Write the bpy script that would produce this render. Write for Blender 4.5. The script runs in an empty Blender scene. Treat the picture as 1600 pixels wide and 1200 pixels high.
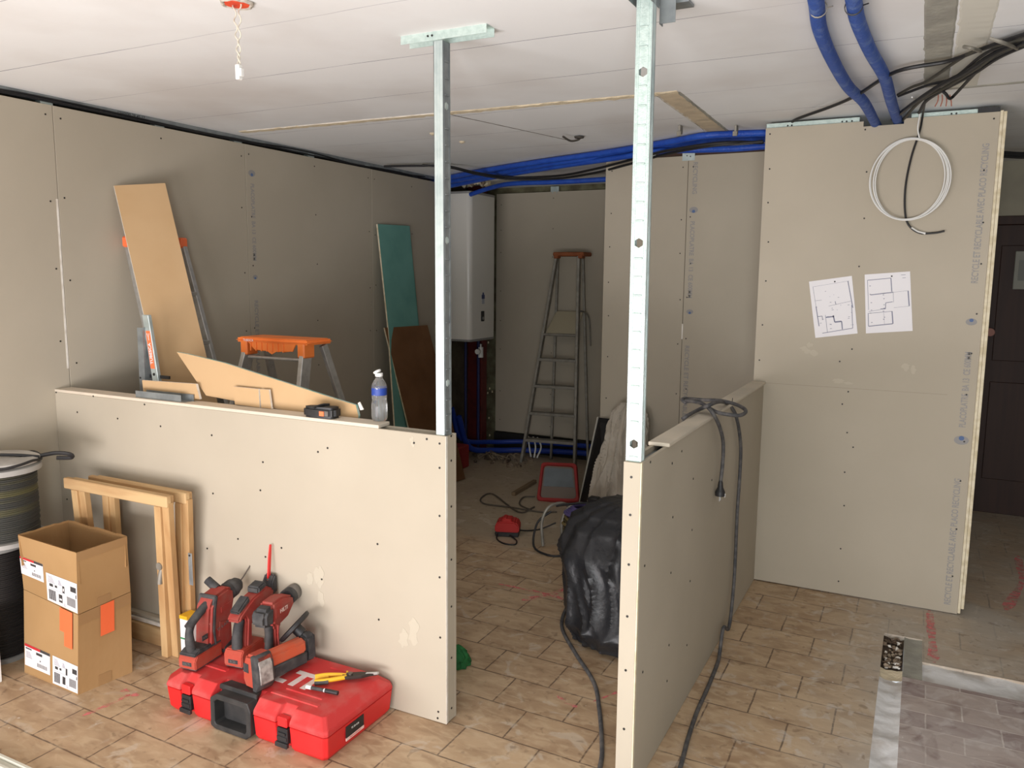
import bpy, bmesh, math, random
from mathutils import Vector, Matrix, noise
random.seed(7)
PI=math.pi
# ------------------------------------------------------------------ camera, world, light, exposure
S=bpy.context.scene
S.view_settings.view_transform='Standard'; S.view_settings.look='None'; S.view_settings.gamma=1.0
S.view_settings.use_curve_mapping=False
S.view_settings.exposure=0.0
COL=S.collection
YAW,PITCH,ROLL,FPX,HC=0.470,0.1335,0.0088,1255.0,1.66
fwd=Vector((-math.sin(YAW)*math.cos(PITCH),math.cos(YAW)*math.cos(PITCH),-math.sin(PITCH)))
rt0=Vector((math.cos(YAW),math.sin(YAW),0)); up0=rt0.cross(fwd)
rt=rt0*math.cos(ROLL)+up0*math.sin(ROLL); upv=-rt0*math.sin(ROLL)+up0*math.cos(ROLL)
CP=Vector((0,0,HC))
cam=bpy.data.cameras.new('camera'); camo=bpy.data.objects.new('camera',cam); COL.objects.link(camo)
cam.sensor_width=36; cam.lens=36*FPX/1600; cam.clip_start=.05; cam.clip_end=100
M=Matrix.Identity(4)
for i in range(3): M[i][0]=rt[i]; M[i][1]=upv[i]; M[i][2]=-fwd[i]; M[i][3]=CP[i]
camo.matrix_world=M; S.camera=camo
world=bpy.data.worlds.new('world'); S.world=world; world.use_nodes=True
wb=world.node_tree.nodes['Background']; wb.inputs[0].default_value=(.86,.93,1,1); wb.inputs[1].default_value=1.0
def area(name,loc,rot,sx,sy,power,color):
    l=bpy.data.lights.new(name,'AREA'); l.shape='RECTANGLE'; l.size=sx; l.size_y=sy; l.energy=power; l.color=color
    o=bpy.data.objects.new(name,l); COL.objects.link(o); o.location=loc; o.rotation_euler=rot; return o
# daylight through the glazed opening behind the photographer, and a smaller one at the right end
area('window_daylight',(-1.9,-.80,.50),(PI/2+.42,0,0),2.6,.85,116,(1,.945,.95))
area('side_window_daylight',(.25,-.80,1.10),(PI/2+.12,0,-.06),.9,1.2,72,(.96,.985,1))

def at(px,py,ax,v):
    """point of the real place seen at a photo position, on the axis-aligned plane ax=v"""
    d=rt*((px-800)/FPX)-upv*((py-600)/FPX)+fwd
    return CP+d*((v-CP[ax])/d[ax])
# ------------------------------------------------------------------ materials
def lin(c):
    return tuple(((x/255)/12.92 if x/255<=.04045 else ((x/255+.055)/1.055)**2.4) for x in c)+(1,)
MATS={}
def mat(name,c,rough=.6,metal=0,c2=None,scale=6,detail=5,bump=0,bscale=40,stretch=None,lo=.4,hi=.65,trans=0,ior=1.45,alpha=1,spec=.5,emit=0):
    if name in MATS: return MATS[name]
    m=bpy.data.materials.new(name); m.use_nodes=True; nt=m.node_tree; N=nt.nodes; L=nt.links
    b=N['Principled BSDF']; b.inputs['Roughness'].default_value=rough; b.inputs['Metallic'].default_value=metal
    b.inputs['Base Color'].default_value=lin(c); b.inputs['Specular IOR Level'].default_value=spec
    if trans: b.inputs['Transmission Weight'].default_value=trans; b.inputs['IOR'].default_value=ior
    tc=N.new('ShaderNodeTexCoord'); mp=N.new('ShaderNodeMapping'); L.new(tc.outputs['Object'],mp.inputs[0])
    if stretch: mp.inputs['Scale'].default_value=stretch
    if c2:
        n=N.new('ShaderNodeTexNoise'); n.inputs['Scale'].default_value=scale; n.inputs['Detail'].default_value=detail; L.new(mp.outputs[0],n.inputs[0])
        r=N.new('ShaderNodeValToRGB'); r.color_ramp.elements[0].position=lo; r.color_ramp.elements[1].position=hi
        r.color_ramp.elements[0].color=lin(c); r.color_ramp.elements[1].color=lin(c2)
        L.new(n.outputs[0],r.inputs[0]); L.new(r.outputs[0],b.inputs['Base Color'])
    if bump:
        n=N.new('ShaderNodeTexNoise'); n.inputs['Scale'].default_value=bscale; n.inputs['Detail'].default_value=4; L.new(mp.outputs[0],n.inputs[0])
        bp=N.new('ShaderNodeBump'); bp.inputs['Strength'].default_value=bump; bp.inputs['Distance'].default_value=.01
        L.new(n.outputs[0],bp.inputs['Height']); L.new(bp.outputs[0],b.inputs['Normal'])
    MATS[name]=m; return m
board=mat('board_paper',(177,168,151),.9,c2=(184,175,158),scale=1.3,detail=8,bump=.05,bscale=3,spec=.2)
gyps=mat('gypsum_edge',(226,216,190),.95,c2=(205,192,160),scale=30,spec=.1)
gypwhite=mat('gypsum_white',(235,231,222),.9,c2=(215,208,196),scale=20,spec=.2)
tanb=mat('brown_board_paper',(196,165,126),.9,c2=(190,158,118),scale=3,spec=.15)
brownb=mat('dark_brown_board',(122,88,60),.85,c2=(108,76,50),scale=4,spec=.15)
teal=mat('teal_board',(114,166,156),.85,c2=(104,156,146),scale=5,spec=.2)
screwm=mat('screw_head',(40,38,36),.5,.3)
stamp=mat('grey_print',(150,148,146),.9)
stampb=mat('blue_print',(92,112,150),.9)
steel=mat('galvanised_steel',(202,214,212),.42,.55,c2=(184,198,197),scale=18,bump=.05,bscale=60)
steelw=mat('galvanised_bright',(196,212,206),.5,.25,c2=(180,198,192),scale=60,bump=.2,bscale=200)
steeld=mat('galvanised_dull',(150,156,157),.5,.5,c2=(132,138,140),scale=20)
black=mat('black_plastic',(30,30,32),.5,c2=(44,43,44),scale=12)
blackc=mat('black_cable',(28,28,30),.5)
greyc=mat('dusty_grey_cable',(66,66,68),.7,c2=(95,92,90),scale=30)
blue=mat('blue_conduit',(28,72,170),.5,c2=(36,84,182),scale=14,bump=.4,bscale=90)
blued=mat('blue_conduit_dusty',(46,84,165),.6,c2=(105,130,180),scale=22,lo=.5,hi=.8,bump=.5,bscale=90)
red=mat('red_plastic',(216,32,34),.45,c2=(204,40,42),scale=8)
redd=mat('dusty_red_plastic',(196,48,48),.65,c2=(192,92,88),scale=14,lo=.45,hi=.8)
toolred=mat('tool_red',(150,50,42),.65,c2=(142,76,66),scale=25,lo=.4,hi=.75)
toolor=mat('tool_battery_red',(172,66,48),.65,c2=(160,86,70),scale=25,lo=.45,hi=.8)
toolbk=mat('tool_black_rubber',(48,48,50),.75,c2=(84,82,80),scale=28,lo=.4,hi=.8)
toolgr=mat('tool_grey',(120,116,112),.5,.3,c2=(98,94,90),scale=20)
steelbit=mat('bit_steel',(120,112,105),.4,.8)
wood=mat('pale_pine',(200,166,118),.75,c2=(176,136,90),scale=4,stretch=(3,3,.5),bump=.05)
woodx=mat('pale_pine_along',(202,170,124),.75,c2=(182,144,100),scale=5,stretch=(.5,4,4))
card=mat('cardboard',(172,138,96),.85,c2=(164,130,88),scale=3,spec=.15)
cardin=mat('cardboard_inside',(160,126,86),.9,c2=(150,116,78),scale=3,spec=.1)
tapem=mat('brown_tape',(160,126,86),.45)
white=mat('white_plastic',(228,228,224),.45)
paper=mat('white_paper',(232,230,232),.8)
ink=mat('plan_ink',(128,130,150),.9)
inkd=mat('label_ink',(60,58,58),.9)
orange=mat('orange_plastic',(248,136,62),.5,c2=(240,126,54),scale=9)
orangel=mat('orange_sticker',(248,122,72),.6)
orangen=mat('orange_paper_tag',(240,110,62),.8)
alu=mat('aluminium',(196,196,194),.4,.7,c2=(180,180,178),scale=30)
alud=mat('dull_aluminium',(150,146,136),.55,.4,c2=(132,128,118),scale=20)
olorange=mat('faded_orange_plastic',(150,84,44),.7,c2=(136,74,38),scale=14)
cream=mat('cream_step',(176,166,140),.7)
enamel=mat('white_enamel',(222,220,212),.28)
greyp=mat('grey_plastic',(140,140,138),.5)
ceilm=None
darkwall=mat('old_dark_wall',(70,60,48),.95,c2=(92,84,66),scale=5,bump=.6,bscale=20)
oldgreen=mat('old_green_plaster',(120,118,92),.95,c2=(86,80,60),scale=9,lo=.35,hi=.6,bump=.3)
plast=mat('cream_filler',(222,208,178),.95,c2=(205,192,165),scale=20,bump=.5,bscale=60)
concp=mat('grey_cement_patch',(150,148,138),.95,c2=(172,170,158),scale=8,bump=.3)
pvc=mat('white_trench_filler',(226,226,226),.5,c2=(182,174,166),scale=7,lo=.5,hi=.72,bump=.5,bscale=18)
rub=mat('mortar_rubble',(150,135,115),.95,c2=(105,88,72),scale=30,lo=.35,hi=.6)
rubd=mat('dark_rubble',(92,76,60),.95,c2=(60,50,42),scale=30)
pink=mat('pink_marker_spray',(240,132,134),.9)
_n=pink.node_tree.nodes; _l=pink.node_tree.links; _t=_n.new('ShaderNodeTexCoord'); _z=_n.new('ShaderNodeTexNoise'); _z.inputs['Scale'].default_value=26; _z.inputs['Detail'].default_value=8
_r=_n.new('ShaderNodeMapRange'); _r.inputs[1].default_value=.38; _r.inputs[2].default_value=.66; _r.inputs[4].default_value=.75
_l.new(_t.outputs['Object'],_z.inputs[0]); _l.new(_z.outputs[0],_r.inputs[0]); _l.new(_r.outputs[0],_n['Principled BSDF'].inputs['Alpha'])
bagm=mat('black_bag_film',(30,31,34),.42,c2=(40,41,44),scale=6,bump=1.0,bscale=11)
sackm=mat('white_sack_cloth',(186,178,164),.85,c2=(172,162,146),scale=7,bump=.2,bscale=30)
doorm=mat('dark_brown_door',(58,34,24),.6,c2=(50,28,20),scale=5,stretch=(6,6,.4))
redpipe=mat('red_brown_pipe',(96,26,22),.6,c2=(78,20,18),scale=14)
green=mat('green_cloth',(34,112,56),.8,c2=(26,92,46),scale=20)
yellow=mat('yellow_grip',(232,178,40),.5)
label_blue=mat('bottle_label_blue',(36,66,150),.5,c2=(210,214,224),scale=38,lo=.55,hi=.6)
waterm=mat('clear_plastic_water',(244,246,246),.08,trans=.9,ior=1.25)
purple=mat('purple_cloth_cable',(88,78,130),.8)
olive=mat('olive_cable',(120,106,66),.7)
greymesh=mat('grey_blue_tray',(112,120,124),.6,c2=(100,108,112),scale=8)
redtray=mat('dull_red_tray',(150,44,42),.6)
stripem=mat('white_steel_edge',(216,216,206),.5,.1)

def floor_mat(name,small=False):
    m=bpy.data.materials.new(name); m.use_nodes=True; nt=m.node_tree; N=nt.nodes; L=nt.links
    b=N['Principled BSDF']; b.inputs['Roughness'].default_value=.5
    tc=N.new('ShaderNodeTexCoord'); sp=N.new('ShaderNodeSeparateXYZ'); L.new(tc.outputs['Object'],sp.inputs[0])
    def math_(op,a,bb,cl=False):
        n=N.new('ShaderNodeMath'); n.operation=op; n.use_clamp=cl
        for i,v in enumerate((a,bb)):
            if isinstance(v,(int,float)): n.inputs[i].default_value=v
            elif v is not None: L.new(v,n.inputs[i])
        return n.outputs[0]
    X,Y=sp.outputs[0],sp.outputs[1]
    cx=N.new('ShaderNodeCombineXYZ')
    if small:
        L.new(math_('ADD',X,.008),cx.inputs[0]); L.new(math_('ADD',Y,-2.948),cx.inputs[1])
    else:
        L.new(math_('ADD',X,.344),cx.inputs[0])
        L.new(math_('ADD',math_('ADD',Y,-3.0),math_('MULTIPLY',math_('ADD',X,.4),.025)),cx.inputs[1])
    # wobble
    nz=N.new('ShaderNodeTexNoise'); nz.inputs['Scale'].default_value=11; nz.inputs['Detail'].default_value=3
    L.new(tc.outputs['Object'],nz.inputs[0])
    wob=N.new('ShaderNodeVectorMath'); wob.operation='SCALE'; wob.inputs[3].default_value=.007
    sub=N.new('ShaderNodeVectorMath'); sub.operation='SUBTRACT'; sub.inputs[1].default_value=(.5,.5,.5)
    L.new(nz.outputs[1],sub.inputs[0]); L.new(sub.outputs[0],wob.inputs[0])
    add=N.new('ShaderNodeVectorMath'); add.operation='ADD'; L.new(cx.outputs[0],add.inputs[0]); L.new(wob.outputs[0],add.inputs[1])
    br=N.new('ShaderNodeTexBrick'); L.new(add.outputs[0],br.inputs['Vector'])
    br.inputs['Scale'].default_value=1; br.inputs['Mortar Size'].default_value=.0035 if not small else .003
    br.inputs['Mortar Smooth'].default_value=.15; br.offset=.5
    if small:
        br.inputs['Brick Width'].default_value=.25; br.inputs['Row Height'].default_value=.1235
        ca,cb,cm=(184,170,162),(134,114,114),(216,208,200)
    else:
        br.inputs['Brick Width'].default_value=.3025; br.inputs['Row Height'].default_value=.2035
        ca,cb,cm=(192,166,134),(180,153,122),(112,93,76)
    br.inputs['Color1'].default_value=lin(ca); br.inputs['Color2'].default_value=lin(cb); br.inputs['Mortar'].default_value=lin(cm)
    def noise_(sc,det,lo,hi,dist=0,vec=None):
        n=N.new('ShaderNodeTexNoise'); n.inputs['Scale'].default_value=sc; n.inputs['Detail'].default_value=det; n.inputs['Distortion'].default_value=dist
        L.new(vec or tc.outputs['Object'],n.inputs[0])
        r=N.new('ShaderNodeMapRange'); r.inputs[1].default_value=lo; r.inputs[2].default_value=hi; r.clamp=True
        L.new(n.outputs[0],r.inputs[0]); return r.outputs[0]
    def mix(fac,a,c,blend='MIX'):
        n=N.new('ShaderNodeMix'); n.data_type='RGBA'; n.blend_type=blend
        if isinstance(fac,(int,float)): n.inputs[0].default_value=fac
        else: L.new(fac,n.inputs[0])
        L.new(a,n.inputs[6])
        if isinstance(c,tuple): n.inputs[7].default_value=c
        else: L.new(c,n.inputs[7])
        return n.outputs[2]
    col=br.outputs[0]
    mp=N.new('ShaderNodeMapping'); mp.inputs['Scale'].default_value=(1,2.2,1); L.new(tc.outputs['Object'],mp.inputs[0])
    col=mix(math_('MULTIPLY',noise_(5,9,.42,.7,.6,mp.outputs[0]),.5),col,lin((118,86,58)) if not small else lin((104,74,70)))
    col=mix(math_('MULTIPLY',noise_(14,10,.48,.66,.8,mp.outputs[0]),.45),col,lin((206,184,152)) if not small else lin((176,166,160)))
    # building dust lying on the tiles
    def sm(v,a,c):
        r=N.new('ShaderNodeMapRange'); r.interpolation_type='SMOOTHSTEP'; r.inputs[1].default_value=a; r.inputs[2].default_value=c; L.new(v,r.inputs[0]); return r.outputs[0]
    dx=sm(X,-.42,.05) if not small else None
    dust=noise_(2.6,10,.36,.62,.5)
    if not small:
        f=math_('MULTIPLY',math_('MULTIPLY',dx,math_('ADD',math_('MULTIPLY',dust,.5),.4)),1)
        col=mix(f,col,lin((184,176,164)))
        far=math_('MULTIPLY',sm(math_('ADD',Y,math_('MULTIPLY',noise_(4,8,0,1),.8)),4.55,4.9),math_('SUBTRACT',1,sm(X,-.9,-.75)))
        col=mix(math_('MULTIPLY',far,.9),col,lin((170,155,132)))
        sp2=noise_(7,10,.60,.66,1.2)
        col=mix(math_('MULTIPLY',sp2,.4),col,lin((206,196,180)))
        col=mix(math_('MULTIPLY',math_('MULTIPLY',noise_(16,10,.57,.68,.7),sm(X,-.9,-.2)),.5),col,lin((206,200,192)))
        col=mix(math_('MULTIPLY',noise_(24,10,.6,.7,.5),.45),col,lin((104,80,58)))
    else:
        col=mix(math_('MULTIPLY',dust,.5),col,lin((186,176,170)))
        col=mix(math_('MULTIPLY',noise_(13,10,.52,.66,.7),.5),col,lin((206,200,196)))
        col=mix(math_('MULTIPLY',noise_(7,9,.55,.68,1.0),.55),col,lin((104,80,76)))
    fl=noise_(55,3,.72,.76,0)
    col=mix(math_('MULTIPLY',fl,.7),col,lin((225,220,212)))
    L.new(col,b.inputs['Base Color'])
    bp=N.new('ShaderNodeBump'); bp.inputs['Strength'].default_value=.35; bp.inputs['Distance'].default_value=.004
    h=math_('SUBTRACT',math_('MULTIPLY',noise_(8,8,.3,.7),.6),br.outputs[1])
    L.new(h,bp.inputs['Height']); L.new(bp.outputs[0],b.inputs['Normal'])
    r=N.new('ShaderNodeMapRange'); r.inputs[3].default_value=.38; r.inputs[4].default_value=.7; L.new(dust,r.inputs[0]); L.new(r.outputs[0],b.inputs['Roughness'])
    return m
floorm=floor_mat('floor_tiles'); floors=floor_mat('small_floor_tiles',True)
def ceil_mat():
    m=bpy.data.materials.new('ceiling_plaster'); m.use_nodes=True; nt=m.node_tree; N=nt.nodes; L=nt.links
    b=N['Principled BSDF']; b.inputs['Roughness'].default_value=.9; b.inputs['Specular IOR Level'].default_value=.2
    tc=N.new('ShaderNodeTexCoord'); mp=N.new('ShaderNodeMapping'); L.new(tc.outputs['Object'],mp.inputs[0])
    mp.inputs['Location'].default_value=(15,-2.095-.522*0,0)
    nz=N.new('ShaderNodeTexNoise'); nz.inputs['Scale'].default_value=3; L.new(tc.outputs['Object'],nz.inputs[0])
    sub=N.new('ShaderNodeVectorMath'); sub.operation='SUBTRACT'; sub.inputs[1].default_value=(.5,.5,.5); L.new(nz.outputs[1],sub.inputs[0])
    sc=N.new('ShaderNodeVectorMath'); sc.operation='SCALE'; sc.inputs[3].default_value=.02; L.new(sub.outputs[0],sc.inputs[0])
    ad=N.new('ShaderNodeVectorMath'); ad.operation='ADD'; L.new(mp.outputs[0],ad.inputs[0]); L.new(sc.outputs[0],ad.inputs[1])
    br=N.new('ShaderNodeTexBrick'); L.new(ad.outputs[0],br.inputs['Vector']); br.inputs['Scale'].default_value=1
    br.inputs['Brick Width'].default_value=40; br.inputs['Row Height'].default_value=.522; br.inputs['Mortar Size'].default_value=.0022; br.offset=0
    br.inputs['Color1'].default_value=lin((234,236,236)); br.inputs['Color2'].default_value=lin((234,236,236)); br.inputs['Mortar'].default_value=lin((128,128,144))
    n2=N.new('ShaderNodeTexNoise'); n2.inputs['Scale'].default_value=2.2; n2.inputs['Detail'].default_value=8; L.new(tc.outputs['Object'],n2.inputs[0])
    r=N.new('ShaderNodeMapRange'); r.inputs[1].default_value=.4; r.inputs[2].default_value=.62; L.new(n2.outputs[0],r.inputs[0])
    fade=N.new('ShaderNodeMix'); fade.data_type='RGBA'; fade.inputs[7].default_value=lin((234,236,236)); L.new(br.outputs[0],fade.inputs[6])
    mm=N.new('ShaderNodeMath'); mm.operation='MULTIPLY'; mm.inputs[1].default_value=.65; L.new(r.outputs[0],mm.inputs[0]); L.new(mm.outputs[0],fade.inputs[0])
    n3=N.new('ShaderNodeTexNoise'); n3.inputs['Scale'].default_value=1.2; n3.inputs['Detail'].default_value=6; L.new(tc.outputs['Object'],n3.inputs[0])
    r3=N.new('ShaderNodeMapRange'); r3.inputs[1].default_value=.45; r3.inputs[2].default_value=.7; r3.inputs[4].default_value=.5; L.new(n3.outputs[0],r3.inputs[0])
    mx=N.new('ShaderNodeMix'); mx.data_type='RGBA'; mx.inputs[7].default_value=lin((202,196,190)); L.new(fade.outputs[2],mx.inputs[6]); L.new(r3.outputs[0],mx.inputs[0])
    L.new(mx.outputs[2],b.inputs['Base Color'])
    return m
ceilm=ceil_mat()
# ------------------------------------------------------------------ mesh builder
class B:
    def __init__(s): s.bm=bmesh.new()
    def _merge(s,b2,m,M4=None):
        if M4 is not None: b2.transform(M4)
        for f in b2.faces: f.material_index=m
        me=bpy.data.meshes.new('t'); b2.to_mesh(me); b2.free(); s.bm.from_mesh(me); bpy.data.meshes.remove(me); return s
    def box(s,lo,hi,m=0,bev=0,M4=None,seg=1):
        b=bmesh.new(); lo=Vector(lo); hi=Vector(hi); c=(lo+hi)/2; d=hi-lo
        bmesh.ops.create_cube(b,size=1,matrix=Matrix.Translation(c)@Matrix.Diagonal((abs(d.x),abs(d.y),abs(d.z),1)))
        if bev: bmesh.ops.bevel(b,geom=b.edges[:],offset=bev,segments=seg,affect='EDGES',clamp_overlap=True)
        return s._merge(b,m,M4)
    def hexa(s,b4,t4,m=0,bev=0):
        b=bmesh.new(); v=[b.verts.new(p) for p in list(b4)+list(t4)]
        b.faces.new(v[0:4][::-1]); b.faces.new(v[4:8])
        for i in range(4): j=(i+1)%4; b.faces.new((v[i],v[j],v[4+j],v[4+i]))
        bmesh.ops.recalc_face_normals(b,faces=b.faces)
        if bev: bmesh.ops.bevel(b,geom=b.edges[:],offset=bev,segments=1,affect='EDGES',clamp_overlap=True)
        return s._merge(b,m)
    def prism(s,poly,axis,a,c,m=0,bev=0,M4=None,seg=1):
        # poly in the two other axes (cyclic order x,y / x,z / y,z), extruded along axis from a to c
        b=bmesh.new()
        def mk(u,w,t): return {'z':(u,w,t),'y':(u,t,w),'x':(t,u,w)}[axis]
        v0=[b.verts.new(mk(u,w,a)) for u,w in poly]; v1=[b.verts.new(mk(u,w,c)) for u,w in poly]
        b.faces.new(v0); b.faces.new(v1[::-1]); n=len(poly)
        for i in range(n): j=(i+1)%n; b.faces.new((v0[i],v1[i],v1[j],v0[j]))
        bmesh.ops.recalc_face_normals(b,faces=b.faces)
        if bev: bmesh.ops.bevel(b,geom=b.edges[:],offset=bev,segments=seg,affect='EDGES',clamp_overlap=True)
        return s._merge(b,m,M4)
    def cyl(s,p0,p1,r0,r1=None,seg=16,m=0,cap=True):
        r1=r0 if r1 is None else r1; p0=Vector(p0); p1=Vector(p1); d=p1-p0
        b=bmesh.new(); bmesh.ops.create_cone(b,cap_ends=cap,segments=seg,radius1=r0,radius2=r1,depth=d.length)
        return s._merge(b,m,Matrix.Translation((p0+p1)/2)@d.to_track_quat('Z','Y').to_matrix().to_4x4())
    def lathe(s,prof,p0=(0,0,0),axis=(0,0,1),seg=24,m=0,cap=True):
        b=bmesh.new(); rings=[]
        for r,z in prof: rings.append([b.verts.new((r*math.cos(2*PI*i/seg),r*math.sin(2*PI*i/seg),z)) for i in range(seg)])
        for a,c in zip(rings,rings[1:]):
            for i in range(seg): j=(i+1)%seg; b.faces.new((a[i],a[j],c[j],c[i]))
        if cap: b.faces.new(rings[0][::-1]); b.faces.new(rings[-1])
        return s._merge(b,m,Matrix.Translation(p0)@Vector(axis).to_track_quat('Z','Y').to_matrix().to_4x4())
    def tube(s,pts,r,m=0,seg=8,sub=6,closed=False):
        P=[Vector(p) for p in pts]
        if sub>1 and len(P)>2:
            Q=[]; n=len(P)
            rng=range(n) if closed else range(n-1)
            for i in rng:
                p1=P[i]; p2=P[(i+1)%n]; p0=P[(i-1)%n] if closed or i>0 else p1*2-p2; p3=P[(i+2)%n] if closed or i+2<n else p2*2-p1
                for k in range(sub):
                    t=k/sub; Q.append(.5*((2*p1)+(p2-p0)*t+(2*p0-5*p1+4*p2-p3)*t*t+(3*p1-p0-3*p2+p3)*t**3))
            if not closed: Q.append(P[-1])
            P=Q
        b=bmesh.new(); n=len(P); rings=[]; up=None
        for i in range(n):
            t=((P[(i+1)%n] if closed or i<n-1 else P[i])-(P[(i-1)%n] if closed or i>0 else P[i])).normalized()
            if up is None:
                up=Vector((0,0,1)) if abs(t.z)<.9 else Vector((1,0,0))
            u=(up-t*up.dot(t)); 
            if u.length<1e-4: u=t.orthogonal()
            u.normalize(); up=u; w=t.cross(u)
            rr=r(i/(n-1)) if callable(r) else r
            rings.append([b.verts.new(P[i]+u*rr*math.cos(2*PI*k/seg)+w*rr*math.sin(2*PI*k/seg)) for k in range(seg)])
        for i in range(n if closed else n-1):
            a=rings[i]; c=rings[(i+1)%n]
            for k in range(seg): j=(k+1)%seg; b.faces.new((a[k],a[j],c[j],c[k]))
        if not closed: b.faces.new(rings[0][::-1]); b.faces.new(rings[-1])
        return s._merge(b,m)
    def poly(s,pts,m=0):
        b=bmesh.new(); b.faces.new([b.verts.new(p) for p in pts]); return s._merge(b,m)
    def text(s,body,M4,size,m=0,ext=.0004,bold=0,align='CENTER'):
        cu=bpy.data.curves.new('txt','FONT'); cu.body=body; cu.size=size; cu.extrude=ext; cu.offset=bold; cu.align_x=align; cu.align_y='CENTER'; cu.resolution_u=3
        o=bpy.data.objects.new('txt',cu); COL.objects.link(o)
        bpy.context.view_layer.update()
        me=o.evaluated_get(bpy.context.evaluated_depsgraph_get()).to_mesh()
        b=bmesh.new(); b.from_mesh(me); o.evaluated_get(bpy.context.evaluated_depsgraph_get()).to_mesh_clear()
        bpy.data.objects.remove(o); bpy.data.curves.remove(cu)
        return s._merge(b,m,M4)
def frame(o,x,y):
    """matrix with local x,y axes along the given directions"""
    x=Vector(x).normalized(); y=Vector(y).normalized(); z=x.cross(y); m=Matrix.Identity(4)
    for i in range(3): m[i][0]=x[i]; m[i][1]=y[i]; m[i][2]=z[i]; m[i][3]=o[i]
    return m
def obj(name,b,mats,parent=None,smooth=False,world=True,recalc=False):
    bm=b.bm
    if recalc: bmesh.ops.recalc_face_normals(bm,faces=bm.faces)
    if parent is None:
        co=[v.co for v in bm.verts]
        o0=Vector(((min(c.x for c in co)+max(c.x for c in co))/2,(min(c.y for c in co)+max(c.y for c in co))/2,min(c.z for c in co)))
        keep = name.startswith(('floor','ceiling','wall'))
        if keep: o0=Vector((0,0,0))
        bmesh.ops.translate(bm,verts=bm.verts,vec=-o0)
    elif world and '_off' in parent:
        bmesh.ops.translate(bm,verts=bm.verts,vec=-Vector(parent['_off']))
    me=bpy.data.meshes.new(name); bm.to_mesh(me); bm.free()
    for m in (mats if isinstance(mats,(list,tuple)) else [mats]): me.materials.append(m)
    if smooth:
        for p in me.polygons: p.use_smooth=True
        try: me.set_sharp_from_angle(angle=math.radians(40))
        except Exception: pass
    o=bpy.data.objects.new(name,me); COL.objects.link(o)
    if parent: o.parent=parent
    else: o.location=o0
    if world and parent is None: o['_off']=tuple(o0)
    elif parent is not None and world and '_off' in parent: o['_off']=(parent['_off'][0],parent['_off'][1],parent['_off'][2])
    return o
def tag(o,label=None,cat=None,group=None,kind=None):
    if label: o['label']=label
    if cat: o['category']=cat
    if group: o['group']=group
    if kind: o['kind']=kind
    return o
def thing(name,label,cat,loc=(0,0,0),rotz=0,group=None,local=False):
    """Empty at the base of a thing; children meshes given in world coordinates unless local"""
    o=bpy.data.objects.new(name,None); COL.objects.link(o); o.location=loc; o.rotation_euler=(0,0,rotz); o.empty_display_size=.05
    tag(o,label,cat,group)
    if not local: o['_off']=tuple(loc)
    return o
def struct(name,b,mats,parent=None,smooth=False):
    o=obj(name,b,mats,parent,smooth)
    if parent is None: o['kind']='structure'
    return o
H=2.47; XL=-3.654; YA=2.387; XB=-.731; YC=4.427; XC=.258; YD=5.2; YE=6.75
# ------------------------------------------------------------------ room shell
TY=1.62  # back of the front wall
b=B(); fz=-.03
xs=[-4.3,-.057,.03,.105,2.2]; ys=[-1.7,3.60,3.785,4.03,7.2]
def solid(i,j):
    if i==1 and j in(0,1,2): return False      # trench and pit
    if i==2 and j in(1,2): return False
    if i==3 and j==1: return False
    return True
for i in range(4):
    for j in range(4):
        if solid(i,j):
            b.box((xs[i],ys[j],-.06),(xs[i+1],ys[j+1],0),m=1 if (i in(2,3) and j==0) else 0)
floor=struct('floor',b,[floorm,floors])
b=B()  # bottom of the trench: bumpy filler
def bumpy(b,x0,x1,y0,y1,z,amp,n=.02,m=0,sc=9,seed=0):
    bm=bmesh.new(); nx=max(2,int((x1-x0)/n)); ny=max(2,int((y1-y0)/n)); g=[]
    for i in range(nx+1):
        row=[]
        for j in range(ny+1):
            x=x0+(x1-x0)*i/nx; y=y0+(y1-y0)*j/ny
            zz=z+amp*noise.fractal(Vector((x*sc,y*sc,seed)),1,2,4)
            if i in(0,nx) : zz=max(zz,z+amp*.5)
            row.append(bm.verts.new((x,y,zz)))
        g.append(row)
    for i in range(nx):
        for j in range(ny): bm.faces.new((g[i][j],g[i+1][j],g[i+1][j+1],g[i][j+1]))
    b._merge(bm,m)
bumpy(b,-.057,.03,-1.7,3.56,-.009,.016,.018,sc=12)
bumpy(b,.03,2.2,3.60,3.785,-.010,.012,.03,seed=3)
bumpy(b,-.057,.03,3.56,3.66,-.010,.012,.02,m=1,seed=5)
bumpy(b,.03,.105,3.60,4.03,-.006,.006,.02,m=2,seed=8)
bumpy(b,-.057,.03,3.66,4.03,-.028,.02,.012,m=3,seed=9)
struct('trench_filler',b,[pvc,plast,concp,rubd],floor,smooth=True)
b=B()
for k in range(70):
    x=random.uniform(-.05,.02); y=random.uniform(3.68,4.0); s_=random.uniform(.004,.014)
    q=bmesh.new(); bmesh.ops.create_icosphere(q,subdivisions=1,radius=s_)
    for v in q.verts: v.co+=Vector([random.uniform(-.4,.4)*s_ for _ in range(3)])
    b._merge(q,random.choice([0,0,1,2]) ,Matrix.Translation((x,y,-.012+random.uniform(-.004,.008)))@Matrix.Diagonal((1,1,.7,1)))
o=struct('mortar_rubble',b,[rub,rubd,gypwhite],floor); o['kind']='stuff'
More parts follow.
